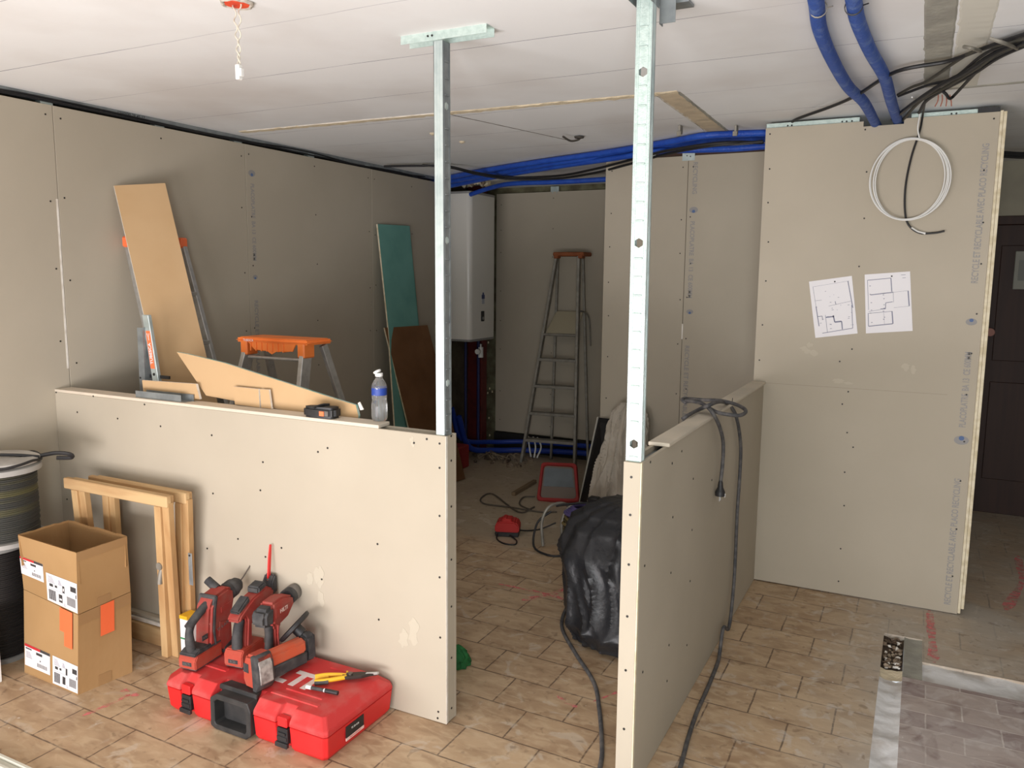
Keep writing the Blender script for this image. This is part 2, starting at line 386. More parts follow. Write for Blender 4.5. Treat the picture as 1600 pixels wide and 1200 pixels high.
# pink spray marks on the tiles
def mark(pts,w,name='paint_mark'):
    b=B(); P=[Vector((p[0],p[1],0)) for p in pts]; L_=[];R_=[]
    n=len(P)
    Q=[]
    for i in range(n-1):
        for k in range(6): Q.append(P[i].lerp(P[i+1],k/6))
    Q.append(P[-1])
    bm=bmesh.new(); prev=None
    for i,p in enumerate(Q):
        t=(Q[min(i+1,len(Q)-1)]-Q[max(i-1,0)]).normalized(); nn=Vector((-t.y,t.x,0))
        ww=w*(.45+.55*random.random())*(.3 if i in(0,len(Q)-1) else 1)
        a=bm.verts.new(p+nn*ww+Vector((0,0,.0012))); c=bm.verts.new(p-nn*ww*.9+Vector((0,0,.0012)))
        if prev: bm.faces.new((prev[0],prev[1],c,a))
        prev=(a,c)
    b._merge(bm,0); return struct(name,b,[pink],floor)
mark([(-2.72,1.80),(-2.71,1.86),(-2.70,1.93),(-2.70,1.99)],.014); mark([(-2.76,2.0),(-2.70,1.99),(-2.66,2.0)],.016)
mark([(-1.20,2.78),(-1.14,2.74),(-1.09,2.73)],.012); mark([(-1.05,2.80),(-.98,2.93)],.010)
mark([(-1.95,3.70),(-1.7,3.70),(-1.35,3.66)],.018); mark([(-1.74,3.56),(-1.62,3.74),(-1.60,3.86)],.03)
mark([(.135,4.42),(.14,4.2),(.15,3.80)],.028); mark([(.48,4.6),(.60,5.1),(.62,5.6)],.03)

b=B(); b.box((-4.3,-1.7,H),(2.2,7.2,H+.1)); ceiling=struct('ceiling',b,[ceilm])
# ragged filler strips where an old partition stood
def ragged(p0,p1,w,m,parent,z=H,th=.006,name='filler_strip',mats=None,amp=.35,inset=0):
    b=B(); p0=Vector(p0+(0,)); p1=Vector(p1+(0,)); d=p1-p0; n=max(8,int(d.length/.03)); t=d.normalized(); nn=Vector((-t.y,t.x,0))
    bm=bmesh.new(); rows=[]
    for i in range(n+1):
        p=p0+d*i/n; a=w/2*(1+amp*(random.random()-.5)*2*(random.random()>.5)); c=w/2*(1+amp*(random.random()-.5)*.6)
        rows.append([bm.verts.new(p+nn*a+Vector((0,0,z))),bm.verts.new(p+nn*(a-.006)+Vector((0,0,z-th))),bm.verts.new(p-nn*(c-.006)+Vector((0,0,z-th*(.4+.6*random.random())))),bm.verts.new(p-nn*c+Vector((0,0,z)))])
    for r0,r1 in zip(rows,rows[1:]):
        for k in range(3): bm.faces.new((r0[k],r0[k+1],r1[k+1],r1[k]))
    b._merge(bm,0); return struct(name,b,mats or [plast],parent,)
ragged((-3.56,3.545),(-1.02,3.60),.05,0,ceiling,amp=.5)
ragged((-3.50,3.525),(-2.2,3.55),.012,0,ceiling,amp=.3,th=.004,mats=[gypwhite])
ragged((-1.07,3.60),(-1.09,4.75),.10,0,ceiling,amp=.2,mats=[mat('beige_filler',(206,190,162),.95,c2=(188,174,150),scale=14)])
ragged((-1.02,3.60),(-1.03,4.75),.012,0,ceiling,amp=.8,th=.008,mats=[concp]); ragged((-1.125,3.60),(-1.14,4.75),.012,0,ceiling,amp=.8,th=.008,mats=[gypwhite])
ragged((-.012,-1.0),(-.012,3.95),.09,0,ceiling,amp=.08,th=.003,mats=[concp],name='cement_strip')
ragged((.09,1.0),(.09,4.0),.10,0,ceiling,amp=.1,th=.002,mats=[mat('pale_skim',(212,210,198),.95)],name='skim_strip')
ragged((-2.2,3.62),(-1.95,4.6),.008,0,ceiling,amp=.8,th=.002,mats=[mat('crack_dark',(120,112,100),.95)],name='crack')
ragged((.0,4.02),(2.0,3.98),.03,0,ceiling,amp=.4,th=.004,mats=[concp],name='cement_strip')
# outer old walls
b=B(); b.box((-4.3,-1.7,0),(-3.78,7.2,H)); wall_left=struct('wall_left',b,[darkwall])
b=B(); b.box((-3.78,YE+.03,0),(-.2,YE+.15,H)); wall_back=struct('wall_back',b,[oldgreen])
b=B(); b.box((1.6,-1.7,0),(1.75,7.2,H)); wall_right=struct('wall_right',b,[mat('dim_side_wall',(140,136,128),.95)])
b=B(); 
b.box((-3.78,-1.02,0),(-3.3,-.94,H)); b.box((-3.3,-1.02,1.5),(-.25,-.94,H)); b.box((.72,-1.02,1.5),(1.6,-.94,H)); b.box((-.25,-1.02,1.9),(.72,-.94,H)); b.box((-.57,-1.02,0),(-.25,-.94,1.5)); b.box((.72,-1.02,0),(1.6,-.94,1.5)); b.box((-.25,-1.02,0),(.72,-.94,.6))
struct('wall_front',b,[mat('front_wall_paint',(150,142,128),.95)])
# door wall at the end of the corridor on the right
b=B(); b.box((XC-.05,6.56,2.10),(1.6,6.66,H+.0)); b.box((1.25,6.56,0),(1.6,6.66,2.10)); 
wall_far=struct('wall_far_right',b,[mat('dim_wall_paint',(170,164,146),.9,c2=(160,154,138),scale=4)])
b=B(); b.box((.36,6.57,0),(1.25,6.62,2.04),bev=.003)
for (x0,x1,z0,z1) in ((.46,1.12,.25,.95),(.46,1.12,1.1,1.9)): b.box((x0,6.562,z0),(x1,6.575,z1),bev=.004)
door=struct('door_1',b,[doorm])
b=B(); b.box((.29,6.545,2.04),(1.25,6.60,2.10),bev=.004); b.box((.29,6.545,0),(.36,6.60,2.04),bev=.004); struct('door_frame',b,[doorm],door)
kp=at(1547,519,1,6.54)
b=B(); b.lathe([(0.001,0),(.028,.002),(.03,.02),(.02,.03),(.008,.05)],(kp.x,6.52,kp.z),(0,1,0),16); obj('door_knob',b,[mat('dull_pink_brass',(140,96,84),.5,.3)],door,True)
b=B(); b.box((.545,6.546,1.60),(.76,6.562,1.86),0,bev=.003); b.box((.57,6.543,1.66),(.74,6.548,1.80),1)
tag(obj('notice_plate',b,[mat('grey_notice',(150,150,140),.6),mat('grey_notice_print',(122,124,118),.6)]),'pale grey notice plate fixed high on the dark brown door at right','notice')

# ------------------------------------------------------------------ plasterboard linings
def screws(b,pts,axis,v,sgn,m):
    """dark screw heads; pts are (u,z) on plane axis=v facing sgn"""
    for u,z in pts:
        if axis=='x': b.cyl((v+sgn*.0002,u,z),(v+sgn*.0016,u,z),.0042,seg=8,m=m)
        else: b.cyl((u,v+sgn*.0002,z),(u,v+sgn*.0016,z),.0042,seg=8,m=m)
def logo(b,o,x,y,s_,m):
    """the maker's blue oval mark"""
    M4=frame(o,x,y)
    pts=[(s_*.55*math.cos(2*PI*i/20),s_*.8*math.sin(2*PI*i/20)) for i in range(20)]
    b.prism(pts,'z',0,.0005,m,M4=M4)
    pts=[(s_*.95*math.cos(2*PI*i/12)*.3+s_*.25,s_*.3*math.sin(2*PI*i/12)) for i in range(12)]
    b.prism(pts,'z',0,.0009,m+1,M4=M4)
T1='PLACOPLATRE  BA 13  CE 600MM'; T2='RECYCLE ET RECYCLABLE AVEC PLACO RECYCLING'
def vtext(b,body,o,xdir,ydir,size,length,m):
    """text along xdir squeezed to a length"""
    n0=len(b.bm.verts); b.bm.verts.ensure_lookup_table()
    M0=frame((0,0,0),(1,0,0),(0,1,0)); t=B(); t.text(body,Matrix.Identity(4),size,0,.0003,bold=.0008,align='LEFT')
    w=max(v.co.x for v in t.bm.verts); k=length/w
    me=bpy.data.meshes.new('t'); t.bm.to_mesh(me); t.bm.free(); q=bmesh.new(); q.from_mesh(me); bpy.data.meshes.remove(me)
    b._merge(q,m,frame(o,xdir,ydir)@Matrix.Diagonal((k,1,1,1)))
BM=[board,gyps,screwm,stamp,stampb,gypwhite]
def prints(b,kind,o,down,nrm,top):
    """column of printed marks running down from z=top; o=(x,y) foot point on the board face"""
# left wall lining: 1.2 m boards
ytop=2.425
edges=[-1.64,-.0,1.19,2.468,3.658,4.895,5.93]
for k,(y0,y1) in enumerate(zip(edges,edges[1:])):
    b=B(); b.box((XL-.0125,y0+.0015,.01),(XL,y1-.0015,ytop),0,bev=.0012)
    sp=[]
    for yy in (y0+.035,(y0+y1)/2,y1-.035):
        z=2.37+random.uniform(-.02,.02)
        while z>.1: sp.append((yy+random.uniform(-.006,.006),z)); z-=random.uniform(.27,.42)
    screws(b,sp,'x',XL,1,2)
    if k==4:   # printed edge beside the third joint
        yy=y0+.05; X=(0,0,-1); Yd=(0,1,0)
        logo(b,(XL+.0003,yy,2.26),(0,0,-1),(0,1,0),.035,3)
        vtext(b,T1,(XL+.0004,yy,2.20),X,Yd,.04,.46,3)
        logo(b,(XL+.0003,yy,1.64),(0,0,-1),(0,1,0),.025,3)
        vtext(b,T2,(XL+.0004,yy,1.50),X,Yd,.04,.95,3)
    if k==2:
        b.box((XL-.001,y1-.012,1.2),(XL+.0006,y1-.002,2.0),5)   # filler in the joint
    obj('plasterboard',b,[board,gyps,screwm,stamp,stampb,gypwhite],wall_left)
b=B(); b.box((XL-.07,-1.6,0),(XL-.0125,5.92,.3),0); b.box((XL-.055,-1.6,2.442),(XL-.014,5.93,2.4695),0,bev=.001)
for y in (1.55,2.45,3.07,3.62,4.26,4.87,5.5):
    b.box((XL-.05,y-.03,2.40),(XL-.0135,y+.03,2.45),1)
b.text('12/12/20 28 45 17',frame((XL-.0135,2.9,2.457),(0,1,0),(0,0,1)),.022,2,align='CENTER')
obj('ceiling_rail',b,[steeld,steel,black],wall_left)
b=B()
for k in range(3):
    pts=[]; y=-1.2
    while y<5.95:
        pts.append((XL-.008+random.uniform(-.004,.002),y,2.436+random.uniform(-.004,.006)+(.014 if (k==1 and int(y*1.3)%2) else 0)+.003*k)); y+=random.uniform(.25,.5)
    b.tube(pts,.0042,0,6,4)
tag(obj('electric_cable',b,[blackc],None,True),'black cables lying along the gap above the left wall boards','cable')
# back wall lining
b=B(); b.box((-3.60,YE-.0125,.18),(-1.7,YE,2.415),0,bev=.0012)
screws(b,[(x,z+random.uniform(-.03,.03)) for x in (-3.55,-3.02,-2.5) for z in (.3,.6,.95,1.25,1.55,1.85,2.1,2.33)],'y',YE-.0125,-1,2)
obj('plasterboard',b,[board,gyps,screwm],wall_back)
b=B()
for x in (-3.03,-2.99): b.box((x-.003,YE-.016,2.40),(x+.003,YE-.008,2.46)); 
b.box((-3.05,YE-.012,2.40),(-2.97,YE-.006,2.46))
obj('wall_stud_end',b,[steel],wall_back)
b=B(); b.box((-3.6,YE-.04,0),(-1.7,YE,.17)); obj('gap_shade_strip',b,[mat('gap_shade_black',(26,24,24),.8)],wall_back)  # black strip painting the shade in the open gap under the lining
# short wall that steps forward
b=B(); XD=-1.951; XJ=-1.393
b.box((XD,YD,0),(XJ-.0015,YD+.0125,2.43),0,bev=.0012); b.box((XJ+.0015,YD,0),(-.30,YD+.0125,2.43),0,bev=.0012)
b.box((XD,YD+.0125,0),(XD+.0125,YE,2.43),0)
sp=[]
for xx in (XD+.04,XJ-.03,XJ+.03):
    z=2.36
    while z>.3: sp.append((xx+random.uniform(-.01,.01),z)); z-=random.uniform(.2,.34)
screws(b,sp,'y',YD,-1,2)
xx=XJ+.045; Xd=(0,0,-1); Yd=(1,0,0); yy=YD-.0004
vtext(b,'RECYCLING',(xx,yy,2.39),Xd,Yd,.04,.20,3)
logo(b,(xx,yy,2.09),(0,0,-1),(1,0,0),.035,3); vtext(b,T1,(xx-.005,yy,2.02),Xd,Yd,.04,.49,3)
logo(b,(xx,yy,1.44),(0,0,-1),(1,0,0),.028,3); vtext(b,T2,(xx-.01,yy,1.22),Xd,Yd,.04,.95,3)
b.box((XJ-.004,YD-.001,1.26),(XJ+.004,YD+.002,1.36),5)
wall_mid=struct('wall_center',b,BM)
b=B(); b.box((XD,YD+.015,2.425),(-.3,YD+.05,2.46),0); b.box((XJ-.04,YD-.002,2.40),(XJ+.04,YD+.01,2.452),1)
b.cyl((XJ-.01,YD-.004,2.43),(XJ-.01,YD,2.43),.004,seg=8,m=2); b.cyl((XJ+.012,YD-.004,2.425),(XJ+.012,YD,2.425),.004,seg=8,m=2); b.box((XD+.28,YD-.001,2.43),(XD+.34,YD+.012,2.455),1)
obj('top_track',b,[mat('brown_gap_strip',(70,50,40),.9),steel,screwm],wall_mid)  # brown strip set back in the gap above the boards
# tall closet partition on the right (C)
b=B(); zt=2.43
xl=-.786
# front board with a notch for the cables
nx0,nx1,nz=-.32,-.14,2.405
poly=[(xl,0.005),(XC,0.005),(XC,zt),(nx1,zt),(nx1,nz),(nx0,nz),(nx0,zt),(xl,zt)]
b.prism(poly,'y',YC,YC+.0125,0)
sp=[]
for xx,z0 in ((xl+.03,2.40),(-.30,2.39),(XC-.035,2.40)):
    z=z0
    while z>.05: sp.append((xx+random.uniform(-.012,.012),z)); z-=random.uniform(.17,.25)
sp+=[(-.36,1.24),(-.335,1.02),(-.27,.80)]
screws(b,sp,'y',YC,-1,2)
xx=XC-.045; yy=YC-.0004; U=(0,0,1); V=(-1,0,0)
def ptz(py,px): return at(px,py,1,YC)
p=ptz(945,1481); q=ptz(748,1497); vtext(b,T2,(xx,yy,p.z),U,V,.040,q.z-p.z,3)
p=ptz(688,1503); logo(b,(xx,yy,p.z),(0,0,1),(-1,0,0),.04,3)
p=ptz(668,1504); q=ptz(550,1513); vtext(b,T1,(xx,yy,p.z),U,V,.040,q.z-p.z,3)
p=ptz(503,1518); logo(b,(xx,yy,p.z),(0,0,1),(-1,0,0),.03,3)
p=ptz(443,1524); q=ptz(224,1545); vtext(b,T2,(xx,yy,p.z),U,V,.040,q.z-p.z,3)
# horizontal joint
b.box((xl,YC-.0004,1.1035),(XC-.12,YC+.0005,1.105),6)
wall_c=struct('wall_right_center',b,BM+[mat('joint_line',(150,140,124),.9)])
b=B(); b.box((XC+.001,YC-.002,.01),(XC+.0135,6.56,zt+.005),1,bev=.001); b.box((XC+.0145,YC-.002,.035),(XC+.028,6.56,zt+.0),1,bev=.001)
obj('side_boards',b,[board,gyps],wall_c)
b=B(); b.box((xl+.0,YC+.014,zt-.03),(nx0-.02,YC+.05,zt+.025),0,bev=.001); b.box((nx1+.03,YC+.014,zt-.03),(XC-.09,YC+.05,zt+.022),0,bev=.001); b.box((XC-.09,YC+.012,zt-.03),(XC,YC+.05,zt+.025),2)
for x in (-.68,-.66,-.42,-.40,-.375,.06,.08): b.cyl((x,YC+.010,zt+.008),(x,YC+.015,zt+.008),.004,seg=8,m=1)
b.box((xl,YC+.0125,0),(xl+.05,YC+.6,zt-.03),3)
obj('top_track',b,[steelw,screwm,black,steeld],wall_c)
# ------------------------------------------------------------------ low half wall on the left (A)
b=B(); XA=-1.474; za=1.093
b.box((XL+.001,YA,.002),(XA,YA+.0125,za+.002),0,bev=.0015)                # front board
b.box((XA-.0135,YA+.0126,.004),(XA,YA+.060,za-.002),0,bev=.001)           # end piece
b.box((XA-.0005,YA-.0002,.004),(XA+.0008,YA+.011,za+.001),1)              # cut edge of front board
b.box((XL+.001,YA+.0605,.002),(XA-.0002,YA+.073,za+.002),0,bev=.001)      # rear board
b.box((XL+.001,YA+.013,.0),(XA-.014,YA+.06,za-.012),3)
sp=[(p.x,p.z) for p in [at(x,y,1,YA) for x,y in [(88,613),(121,644),(184,654),(251,666),(226,632),(146,619),(331,680),(333,771),(324,857),(411,722),(407,766),(372,842),(440,856),(415,870),(503,905),(590,850),(592,968),(512,700),(497,706),(647,692),(667,686),(687,693),(687,731),(687,806),(687,902),(688,996),(684,1122),(685,1112),(262,790),(271,868),(105,780),(107,850),(330,960)]]]
screws(b,sp,'y',YA,-1,2)
for z in (.02,.22,.42,.6,.8,.97,1.06): b.cyl((XA,YA+.036,z+.03),(XA+.0015,YA+.036,z+.03),.0042,seg=8,m=2)
wall_a=struct('wall_low_left',b,[board,gypwhite,screwm,steeld])
b=B(); b.prism([(XL+.001,YA-.001),(-1.765,YA-.001),(-1.775,YA+.083),(XL+.001,YA+.083)],'z',za+.0025,za+.0155,0,bev=.001); obj('top_board',b,[mat('cap_board',(222,208,188),.9,c2=(206,196,180),scale=5)],wall_a)
# filler smears on A and C
def smear(o,xd,yd,w,h,parent,seed=1):
    b=B(); M4=frame(o,xd,yd)
    for k in range(5):
        r=random.Random(seed*10+k); cx=r.uniform(-w,w)*.5; cy=r.uniform(-h,h)*.5; n=14
        pts=[(cx+w*.28*math.cos(2*PI*i/n)*r.uniform(.5,1.1),cy+h*.3*math.sin(2*PI*i/n)*r.uniform(.5,1.1)) for i in range(n)]
        b.prism(pts,'z',0,.0004+.0001*k,0,M4=M4)
    return obj('filler_smear',b,[mat('thin_filler',(186,178,160),.95)],parent)
for (px,py,w,h,s_) in ((492,915,.07,.13,2),(645,985,.09,.12,3),(645,690,.02,.03,4)): smear(at(px,py,1,YA-.0004),(1,0,0),(0,0,1),w,h,wall_a,s_)
for (px,py,w,h,s_) in ((1262,545,.07,.05,5),(1312,595,.09,.03,6),(1420,575,.05,.06,7)): smear(at(px,py,1,YC-.0004),(1,0,0),(0,0,1),w,h,wall_c,s_)
# ------------------------------------------------------------------ low half wall on the right (B)
b=B(); YB=2.319; XB0=-.789
b.box((XB-.0125,YB+.0126,.002),(XB,YC-.001,za+.004),0,bev=.0015)
b.box((XB0,YB,.004),(XB-.004,YB+.0125,za+.003),0,bev=.001)
b.box((XB-.0042,YB+.0002,.004),(XB+.0002,YB+.0127,za+.004),1,bev=.001)
b.box((XB0,YB+.013,.002),(XB0+.0125,YC-.001,za+.004),0)
b.box((XB0+.013,YB+.013,0),(XB-.013,YC-.001,za-.014),3)
for z in (.06,.22,.42,.6,.77,.93,1.05): b.cyl((-.763,YB-.0015,z),(-.763,YB,z),.0042,seg=8,m=2)
screws(b,[(p.y,p.z) for p in [at(x,y,0,XB) for x,y in [(1016,722),(1065,705),(1050,724),(1112,750),(1083,748),(1051,808),(1081,828),(1007,884),(1048,895),(1078,908),(1045,1008),(1073,1008),(1004,1050),(1042,1064)]]],'x',XB,1,2)
wall_b=struct('wall_low_right',b,[board,gyps,screwm,steeld])
b=B(); b.prism([(XB0-.006,2.585),(XB+.010,2.585),(XB+.010,YC-.001),(XB0-.006,YC-.001)],'z',za+.0045,za+.0175,0,bev=.002)
b.tube([(XB+.0,3.62,za+.018),(XB+.001,3.62,za+.035)],.0015,1)
obj('top_board',b,[mat('cap_board_grey',(206,196,178),.9,c2=(192,184,168),scale=5),screwm],wall_b)

# ------------------------------------------------------------------ metal studs with ceiling track
def stud(name,label,x,y,facing,z0,z1,lean=(0,0),mats=None):
    """C stud 48 x 35; facing '-y': web towards -y with flanges going back; '+x': web towards +x, flange faces -y"""
    t=thing(name,label,'metal stud',(x,y,z0),0,local=True)
    h=z1-z0; W,F,T=.048,.034,.0015
    def L(M4): return M4
    if facing=='-y': Mx=Matrix.Identity(4)
    else: Mx=Matrix(((0,-1,0,0),(1,0,0,0),(0,0,1,0),(0,0,0,1)))   # local -y (web face) -> +x
    Sh=Matrix(((1,0,lean[0]/h,0),(0,1,lean[1]/h,0),(0,0,1,0),(0,0,0,1)))
    Mx=Sh@Mx
    # web built of strips around hexagonal holes
    web=B(); hs=[h*.20-.0,h*.545,h*.90] if facing=='-y' else [h*.2,h*.62,h*.93]
    hs=[.07,.68,1.17] if facing=='-y' else [.20,.70,1.15]
    zs=[0]+sum([[a-.018,a+.018] for a in hs],[])+[h]
    for i in range(0,len(zs),2): web.box((-W/2,-T,zs[i]),(W/2,0,zs[i+1]),0)
    for a in hs:
        r=.0145
        for sgn in(-1,1):
            pts=[(sgn*W/2,a-.018),(0,a-.018),(0,a-r),(sgn*r*.87,a-r*.5),(sgn*r*.87,a+r*.5),(0,a+r),(0,a+.018),(sgn*W/2,a+.018)]
            web.prism(pts,'y',-T,0,0)
    z=.03
    while z<h-.03:
        if min(abs(z-a) for a in hs)>.028: web.box((-W*.27,-T-.0040,z-.0024),(W*.27,-T+.0005,z+.0024),0,bev=.0015)
        z+=.055
    for sx in(-1,1):
        web.box((sx*W*.30-.0008,-T-.0012,0),(sx*W*.30+.0008,-T+.0002,h),0)
        web.box((sx*W*.42-.0010,-T-.0010,0),(sx*W*.42+.0010,-T+.0002,h),0)
    web.bm.transform(Mx)
    ms=mats or [steelw]
    obj('web',web,ms,t,world=False)
    for sx in(-1,1):
        f=B(); f.box((sx*W/2-T*.5,-T,0),(sx*W/2+T*.5,F,h),0); f.box((sx*W/2-.006*sx-T*.5,F-T,0),(sx*W/2+T*.5 if sx>0 else sx*W/2+.006,F,h),0) if sx>0 else f.box((sx*W/2-T*.5,F-T,0),(sx*W/2+.006,F,h),0)
        for yy in (F*.35,F*.65): f.box((sx*W/2-T*.5-.0008,yy-.001,0),(sx*W/2+T*.5+.0008,yy+.001,h),0)
        f.bm.transform(Mx)
        obj('flange',f,[steel],t,world=False)
    return t
stud('metal_stud','shiny ribbed metal stud with round holes rising from the end of the right half wall',-.7625,YB+.016,'-y',za-.012,2.455,(-.008,.004))
stud('metal_stud','grey metal stud rising from the end of the left half wall, narrower of the two',-1.488,YA+.036,'+x',za-.012,2.44,(-.004,0),[steeld])
# tracks on the ceiling
def track(name,label,p0,p1,w,h,mats=[steel]):
    p0=Vector(p0); p1=Vector(p1); d=(p1-p0); L=d.length; M4=frame(p0,d,Vector((-d.y,d.x,0)))
    b=B(); T=.0015
    b.box((0,-w/2,-T),(L,w/2,0),0,M4=M4); b.box((0,-w/2-T,-h),(L,-w/2,0),0,M4=M4); b.box((0,w/2,-h),(L,w/2+T,0),0,M4=M4)
    for x in (L*.33,L*.38): b.cyl(M4@Vector((x,-w/2-T-.003,-h*.45)),M4@Vector((x,-w/2,-h*.45)),.0035,seg=8,m=1)
    return tag(obj(name,b,mats+[screwm]),label,'track')
track('ceiling_track','pale metal ceiling track over the left stud',(-1.655,YA+.034,2.47),(-1.32,YA+.034,2.47),.052,.028,[steelw])
track('ceiling_track','short grey metal track running front to back over the right stud',(-.775,2.10,2.47),(-.775,2.40,2.47),.056,.03,[steeld])
b=B(); b.box((-.748,2.41,2.40),(-.70,2.412,2.469),0); b.box((-.748,2.41,2.40),(-.746,2.44,2.469),0); b.box((-.76,2.44,2.462),(-.67,2.50,2.469),0); tag(obj('track_offcut',b,[steeld]),'bent grey metal bracket hanging behind the top of the right stud','bracket')
# ------------------------------------------------------------------ things standing in front of the left half wall
# cable drums
def drum(name,label,c,z0,h,rf,rc,colm,topm,stack):
    t=thing(name,label,'cable drum',(c[0],c[1],z0))
    b=B(); b.lathe([(rf,0),(rf,.018),(rc*.97,.02),(.03,.02)],(c[0],c[1],z0),seg=40); obj('flange',b,[topm],t,True)
    b=B(); b.lathe([(.03,0),(rf,0),(rf+.002,.008),(rf,.022),(rf*.9,.03),(.03,.03)],(c[0],c[1],z0+h-.03),seg=40); obj('flange',b,[topm],t,True)
    b=B(); prof=[]; z=.019; r_=random.Random(3)
    while z<h-.031:
        rr=rc+r_.uniform(-.002,.002); d=.0085
        prof+= [(rr-.004,z),(rr,z+d*.35),(rr,z+d*.65),(rr-.004,z+d)]; z+=d
    b.lathe(prof,(c[0],c[1],z0),seg=48,m=0); obj('wound_cable',b,[colm],t,True)
    return t
drum('cable_drum','dark wound cable drum on the floor, lower of the two at the left edge',(-3.512,1.965),0,.515,.142,.136,mat('wound_black',(44,40,38),.6,c2=(30,28,28),scale=3),greyp,0)
up=drum('cable_drum','drum of olive cable with pale lid, upper of two at the left edge',(-3.476,1.985),.515,.335,.172,.152,mat('wound_olive',(64,64,60),.6,c2=(98,94,62),scale=2.2,stretch=(.2,.2,7),lo=.5,hi=.62),mat('drum_flange_grey',(178,176,172),.6,c2=(160,158,154),scale=7),1)
b=B(); b.lathe([(.02,0),(.165,0),(.170,.006),(.168,.016),(.15,.024),(.02,.028)],(-3.476,1.985,.852),seg=40); obj('drum_lid',b,[mat('dusty_white_lid',(196,192,186),.7,c2=(168,164,158),scale=7)],up,True)
b=B(); b.tube([(-3.62,1.86,.875),(-3.5,1.93,.892),(-3.40,2.02,.888),(-3.35,2.10,.87)],.007,0,8)
b.tube([(-3.476+.172*math.cos(a),1.985+.172*math.sin(a),.862+.006*math.sin(5*a)) for a in [k*PI/8 for k in range(16)]],.006,0,8,4,True)
b.tube([(-3.36,2.11,.872),(-3.325,2.16,.878),(-3.29,2.20,.868),(-3.30,2.21,.850),(-3.34,2.17,.852)],.009,0,8)
obj('carrying_strap',b,[black],up,True)
b=B(); b.box((-3.53,1.93,.8835),(-3.47,1.97,.886),0,M4=None); tag(obj('paper_label',b,[mat('kraft_label',(214,170,104),.8)]),'small tan paper label lying on the pale drum lid','label')
